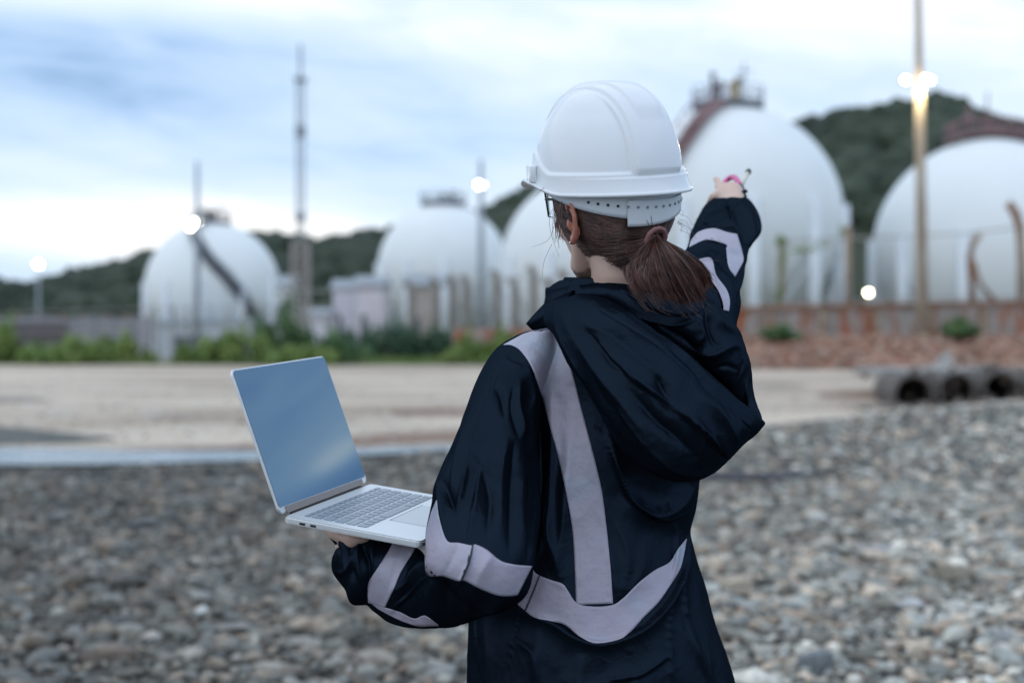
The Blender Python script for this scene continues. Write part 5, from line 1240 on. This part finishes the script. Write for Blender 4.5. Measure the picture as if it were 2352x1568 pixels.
    for g, cnt, sp in guides:
        g = np.array(g, float)
        for i in range(int(cnt * 1.9)):
            n = 16; c = poly_resample(g, n); a = r.uniform(0, 6.28); rad = math.sqrt(r.random()); stop = r.uniform(.7, 1.0); ph = r.uniform(0, 6); fr = r.uniform(1, 3); am = r.uniform(0, 5)
            pts = []
            for k in range(n):
                t = k / (n - 1) * stop; q = c[min(n - 1, int(t * (n - 1)))] * (1 - (t * (n - 1)) % 1) + c[min(n - 1, int(t * (n - 1)) + 1)] * ((t * (n - 1)) % 1)
                sprd = sp * (.22 + .95 * math.sin(min(1, t * 1.5) * math.pi / 2) ** 1.3 * (1 - .25 * t)); 
                pts.append(P(q[0] + math.cos(a) * rad * sprd + am * math.sin(ph + fr * t * 4) * t, q[1] + math.sin(a) * rad * sprd * .8 + am * math.cos(ph * 1.7 + fr * t * 4) * t, q[2] + math.sin(a * 2 + ph) * rad * sprd / 3267 * 2.1))
            strand(pts, .00048, .00022)
    pt = mb.build('ponytail', M_tail, hb, True)
    mb = MB()   # loose fly-away hairs
    for i in range(60):
        k = r.random()
        if k < .5: a = np.array([r.uniform(1560, 1620), r.uniform(590, 680), 2.03]); b = a + np.array([r.uniform(10, 55), r.uniform(-5, 55), r.uniform(-.02, .02)]); m_ = (a + b) / 2 + np.array([r.uniform(2, 8), r.uniform(-8, 0), 0])
        elif k < .62: a = np.array([r.uniform(1555, 1562), r.uniform(475, 530), 2.12]); b = a + np.array([r.uniform(5, 45), r.uniform(10, 60), 0]); m_ = (a + b) / 2 + np.array([5, -4, 0])
        else: continue
        c = poly_resample([a, m_, b], 9); strand([P(*q) for q in c], .00028, .00014)
    for pts in ([(1272, 520, 2.1), (1262, 548, 2.1), (1240, 562, 2.1), (1222, 567, 2.1)], [(1268, 560, 2.1), (1250, 600, 2.1), (1245, 640, 2.1)], [(1276, 470, 2.1), (1262, 500, 2.1), (1268, 545, 2.1), (1285, 590, 2.1)], [(1250, 430, 2.12), (1235, 445, 2.12), (1228, 452, 2.12)]):
        strand([P(*q) for q in poly_resample(pts, 12)], .0004, .0002)
    for i in range(26):  # short hairs in front of the ear
        a = np.array([r.uniform(1276, 1292), r.uniform(462, 490), 2.085]); b = a + np.array([r.uniform(-10, 6), r.uniform(40, 95), 0]); m_ = (a + b) / 2 + np.array([r.uniform(-8, 0), 0, 0]); strand([P(*q) for q in poly_resample([a, m_, b], 8)], .0006, .0003)
    mb.build('loose_strand', M_hair, hb, True)['kind'] = 'stuff'
    # elastic tie round the root of the ponytail
    bm = bmesh.new(); ax = (P(1530, 562, 2.03) - P(1497, 535, 2.06)).normalized(); a = ax.cross(Vector((0, 0, 1))).normalized(); b = ax.cross(a); c = P(1507, 549, 2.04); rg = []
    for k in range(28):
        q = 2 * math.pi * k / 28; ctr = c + a * math.cos(q) * .0155 + b * math.sin(q) * .0165; rr = (a * math.cos(q) + b * math.sin(q))
        rg.append([bm.verts.new(ctr + (rr * math.cos(w) + ax * math.sin(w)) * (.0035 + .0005 * math.sin(k * 2.5))) for w in np.linspace(0, 2 * math.pi, 9)[:-1]])
    for k in range(28):
        for j in range(8): bm.faces.new((rg[k][j], rg[k][(j + 1) % 8], rg[(k + 1) % 28][(j + 1) % 8], rg[(k + 1) % 28][j]))
    objb('hair_tie', bm, mat('hair_tie', (.20, .085, .085), .7), pt, True)
    return hb
build_hair()
fin(person)
for o in bpy.data.objects:      # deeper levels already stand in world coordinates
    if o.parent and o.parent.parent: o.matrix_parent_inverse = Matrix.Identity(4) if o.parent.type == 'MESH' else o.matrix_parent_inverse

# ------------------------------------------------------------------ hard hat
M_hat = mat('hat_plastic', (.76, .78, .81), .12, spec=.5, coat=.5)
M_strap = mat('headband_plastic', (.62, .66, .70), .4, sss=.0)
M_hole2 = mat('hole_grey', (.22, .24, .27), .7)
M_hole = mat('hole_dark', (.03, .028, .03), .7)
def hard_hat():
    t = empty('hard_hat', HC, 'glossy white hard hat with a perforated headband worn on the head', 'hard hat')
    O = H(.000, 0, .036)         # centre of the rim plane
    tilt = Matrix.Rotation(R(-6), 3, 'Y')
    def W(v): v = tilt @ v; return O + HF * v.x + HL * v.y + HU * v.z
    A, B, HH = .131, .108, .132
    nth, ns = 440, 170
    def sm(a, b, x): t_ = min(1, max(0, (x - a) / (b - a))); return t_ * t_ * (3 - 2 * t_)
    V = []
    prof = []
    for i in range(ns):
        s = i / (ns - 1)
        prof.append(s)
    rows = []
    def surf(th, s, drop=0):
        """s: 0 rim .. 1 crown"""
        c, sn = math.cos(th), math.sin(th)
        ph = s * math.pi / 2
        e = .78
        rr = math.cos(ph) ** e; z = HH * math.sin(ph) ** 1.02
        a = A * (1.0 + .02 * c); x = a * rr * c; y = B * rr * sn; 
        # lower rows: slight skirt
        return x, y, z
    for i in range(ns):
        s = (i / (ns - 1)) ** .9
        row = []
        for j in range(nth):
            th = 2 * math.pi * j / nth; x, y, z = surf(th, s)
            n = Vector((x / A ** 2, y / B ** 2, z / HH ** 2)).normalized()
            d = 0
            # raised band over the crown from front to back
            d += .0042 * (1 - sm(.036, .043, abs(y) + (.012 if x > .02 else 0) * 0)) * sm(-.004, .012, z)
            # narrower raised rib on top
            d += .0038 * (1 - sm(.020, .026, abs(y))) * sm(.075, .10, z)
            # side panels sink a little, ending above the rim
            side = sm(.046, .050, abs(y)) ; zl = .006 + .034 * sm(.0, .08, x)
            d -= .0044 * side * sm(zl - .003, zl + .003, z) * (1 - sm(.090, .128, z))
            # rim block at the temples
            v = Vector((x, y, z)) + n * d
            row.append(v)
        rows.append(row)
    # skirt below: outward flare, then visor in front and small brim behind
    def rim(th):
        c, sn = math.cos(th), math.sin(th)
        front = max(0, c) ** 3; back = max(0, -c) ** 2
        out = .0045 + .037 * front + .004 * back; dg = th_deg(th); dip = min(1, max(0, (dg - 68) / 34)); dip = dip * dip * (3 - 2 * dip)
        low = -.014 - .011 * dip + .016 * max(0, 1 - abs(th_deg(th) - 48) / 30) * .6 - .004 * front
        return out, low
    def th_deg(th):
        d = math.degrees(th) % 360; return min(d, 360 - d)
    lower = []
    for k in range(16):
        f = (k + 1) / 16; row = []
        for j in range(nth):
            th = 2 * math.pi * j / nth; out, low = rim(th); c, sn = math.cos(th), math.sin(th)
            g = f ** 1.6; front = max(0, c) ** 3
            x = A * 1.02 * c + out * g * c; y = B * sn + (out * .6) * g * sn * (1 if abs(c) < .9 else 1); z = low * f - .006 * front * f * f
            row.append(Vector((x, y, z)))
        lower.append(row)
    allrows = lower[::-1] + rows
    G = [[W(v) for v in row] for row in allrows]
    nr = len(G); V = [p for row in G for p in row]; 
    F = [(i * nth + j, i * nth + (j + 1) % nth, (i + 1) * nth + (j + 1) % nth, (i + 1) * nth + j) for i in range(nr - 1) for j in range(nth)]
    me = mesh_np('shell', V, F); bm = bmesh.new(); bm.from_mesh(me); bmesh.ops.remove_doubles(bm, verts=bm.verts, dist=1e-5); bmesh.ops.recalc_face_normals(bm, faces=bm.faces[:]); bm.to_mesh(me); bm.free()
    sh = link_mesh('shell', me, M_hat, t); md = sh.modifiers.new('s', 'SOLIDIFY'); md.thickness = .0026; md.offset = -1
    # rolled lip along the rim
    edge = [G[0][j] for j in range(nth)]; bm = bmesh.new(); rg = []
    for j in range(nth):
        p = edge[j]; tn = (edge[(j + 1) % nth] - edge[j - 1]).normalized(); o_ = (p - O); o_ = (o_ - tn * o_.dot(tn)).normalized(); up = tn.cross(o_)
        rg.append([bm.verts.new(p + o_ * .0026 * math.cos(w) + up * .0030 * math.sin(w)) for w in np.linspace(0, 2 * math.pi, 9)[:-1]])
    for j in range(nth):
        for k in range(8): bm.faces.new((rg[j][k], rg[j][(k + 1) % 8], rg[(j + 1) % nth][(k + 1) % 8], rg[(j + 1) % nth][k]))
    bmesh.ops.recalc_face_normals(bm, faces=bm.faces[:]); objb('rim', bm, M_hat, sh, True)
    # slots for ear muffs at the temples
    for s in (1, -1):
        th = R(62) * s; c, sn = math.cos(th), math.sin(th); pts = []
        ctr = Vector((A * 1.02 * c + .003 * c, B * 1.02 * sn, .004)); tx = Vector((-sn, c * .9, 0)).normalized(); ou = Vector((c, sn, 0)).normalized()
        m_ = Matrix((HF, HL, HU)).transposed() @ tilt @ Matrix((tx, ou, Vector((0, 0, 1)))).transposed()
        MB().box(W(ctr), (.042, .010, .026), rot=m_, bev=.003).build('accessory_slot', M_hat, sh, True)
    # headband: ring of plastic inside, sloping down behind the head
    HB = []
    n = 180
    def band(th, v):
        c, sn = math.cos(th), math.sin(th); back = (1 - c) / 2
        x = -.008 + .112 * c; y = .096 * sn
        top = -.004 - .006 * back; bot = -.014 - .050 * back ** 1.1
        z = top + (bot - top) * v
        k = 1 - .03 * v * back
        return Vector((x * k, y * k, z))
    V = []; m = 8
    for j in range(n):
        for k in range(m): V.append(W(band(2 * math.pi * j / n, k / (m - 1))))
    F = [(j * m + k, ((j + 1) % n) * m + k, ((j + 1) % n) * m + k + 1, j * m + k + 1) for j in range(n) for k in range(m - 1)]
    hb = obj('headband', V, F, M_strap, t); md = hb.modifiers.new('s', 'SOLIDIFY'); md.thickness = .0016; md.offset = 0
    # overlapping tail of the strap at the nape
    V = []; 
    for j in range(40):
        th = R(168 - 75 * j / 39 * 1.0) if False else R(150 + 76 * j / 39)
        for k in range(m):
            v = band(th, .45 + .78 * k / (m - 1) * (1 - .35 * j / 39)); V.append(W(Vector((v.x * 1.028, v.y * 1.028, v.z))))
    F = [(j * m + k, (j + 1) * m + k, (j + 1) * m + k + 1, j * m + k + 1) for j in range(39) for k in range(m - 1)]
    st = obj('strap_end', V, F, M_strap, hb); md = st.modifiers.new('s', 'SOLIDIFY'); md.thickness = .0014; md.offset = 0
    # adjustment holes
    for j in range(17):
        th = R(118 + 8.2 * j); v = band(th, .66); nn = Vector((v.x / .112 ** 2, v.y / .096 ** 2, 0)).normalized()
        p = W(v + nn * (.0046 if 150 < math.degrees(th) < 228 else .0014)); wn = (W(nn) - W(Vector((0, 0, 0)))).normalized()
        bm = bmesh.new(); bmesh.ops.create_cone(bm, cap_ends=True, segments=14, radius1=.0022, radius2=.0022, depth=.0008, matrix=Matrix.Translation(p) @ wn.to_track_quat('Z', 'Y').to_matrix().to_4x4()); objb('hole', bm, M_hole if math.degrees(th) < 150 else M_hole2, hb)
    # inner cradle straps
    mb = MB()
    for a in (25, 155, -25, -155, 90, -90):
        c, sn = math.cos(R(a)), math.sin(R(a)); mb.tube([W(Vector((.098 * c, .082 * sn, -.005))), W(Vector((.085 * c, .07 * sn, .06))), W(Vector((.04 * c, .033 * sn, .10))), W(Vector((0, 0, .105)))], .005, 6)
    mb.build('cradle', M_strap, t, True)
    fin(t)
    for o in bpy.data.objects:
        if o.parent and o.parent.parent is t: o.matrix_parent_inverse = Matrix.Identity(4)
hard_hat()

# ------------------------------------------------------------------ safety glasses
def glasses():
    t = empty('safety_glasses', H(.09, 0, 0), 'clear safety glasses with dark temples on the face', 'glasses')
    m = bpy.data.materials.new('clear_lens'); m.use_nodes = True; b = m.node_tree.nodes['Principled BSDF']; b.inputs['Base Color'].default_value = (.92, .95, .97, 1); b.inputs['Roughness'].default_value = .03; b.inputs['Transmission Weight'].default_value = 1; b.inputs['IOR'].default_value = 1.05
    V = []; n = 32; k = 10
    for j in range(n):
        a = R(-64 + 128 * j / (n - 1)); 
        for i in range(k):
            f = i / (k - 1); h = .044 * (1 - .25 * abs(a) ** 2 * .4); x = .035 + .080 * math.cos(a) - .004 * f; y = .078 * math.sin(a)
            V.append(H(x, y, .020 - h * f))
    F = [(j * k + i, (j + 1) * k + i, (j + 1) * k + i + 1, j * k + i + 1) for j in range(n - 1) for i in range(k - 1)]
    o = obj('lens', V, F, m, t); md = o.modifiers.new('s', 'SOLIDIFY'); md.thickness = .0018
    for s in (1, -1):
        MB().tube([H(.066, .074 * s, .006), H(.03, .079 * s, .004), H(-.008, .080 * s, -.002), H(-.03, .079 * s, -.012)], [.0022, .0020, .0018, .0018], 8).build('temple', M_port, t, True)
    fin(t)
glasses()

# ------------------------------------------------------------------ pen and wristband in the raised hand
def pen():
    a = P(1696, 436, 2.80); b = P(1721, 391, 2.83); t = empty('pen', a, 'white pen with a black tip held in the raised hand', 'pen'); d = b - a
    MB().tube([a - d * .5, a + d * .05], [.004, .0045], 12).build('grip', mat('pen_black', (.02, .02, .025), .4), t, True)
    MB().tube([a + d * .05, a + d * .86], [.0048, .0048], 12).build('barrel', mat('pen_white', (.72, .68, .58), .35), t, True)
    MB().tube([a + d * .86, a + d * .9, b], [.0058, .0062, .0045], 12).build('cap', bpy.data.materials['pen_black'], t, True)
    fin(t)
pen()
def wristband():
    c = P(1678, 432, 2.765); t = empty('wristband', c, 'pink and black loop band round the raised hand', 'wristband')
    pts = [P(*q) for q in poly_resample([(1652, 458, 2.75), (1657, 436, 2.78), (1664, 420, 2.88), (1676, 409, 2.92), (1688, 408, 2.86), (1696, 421, 2.80), (1704, 438, 2.77)], 30)]
    MB().tube(pts[:6], .0065, 10).build('band', mat('pink_rubber', (.62, .08, .26), .45), t, True); MB().tube(pts[5:9], .0070, 10).build('clasp', bpy.data.materials['pen_black'], t, True)
    MB().tube(pts[8:27], .0055, 10).build('band', bpy.data.materials['pink_rubber'], t, True); MB().tube(pts[26:], .0068, 10).build('clasp', bpy.data.materials['pen_black'], t, True)
    fin(t)
wristband()
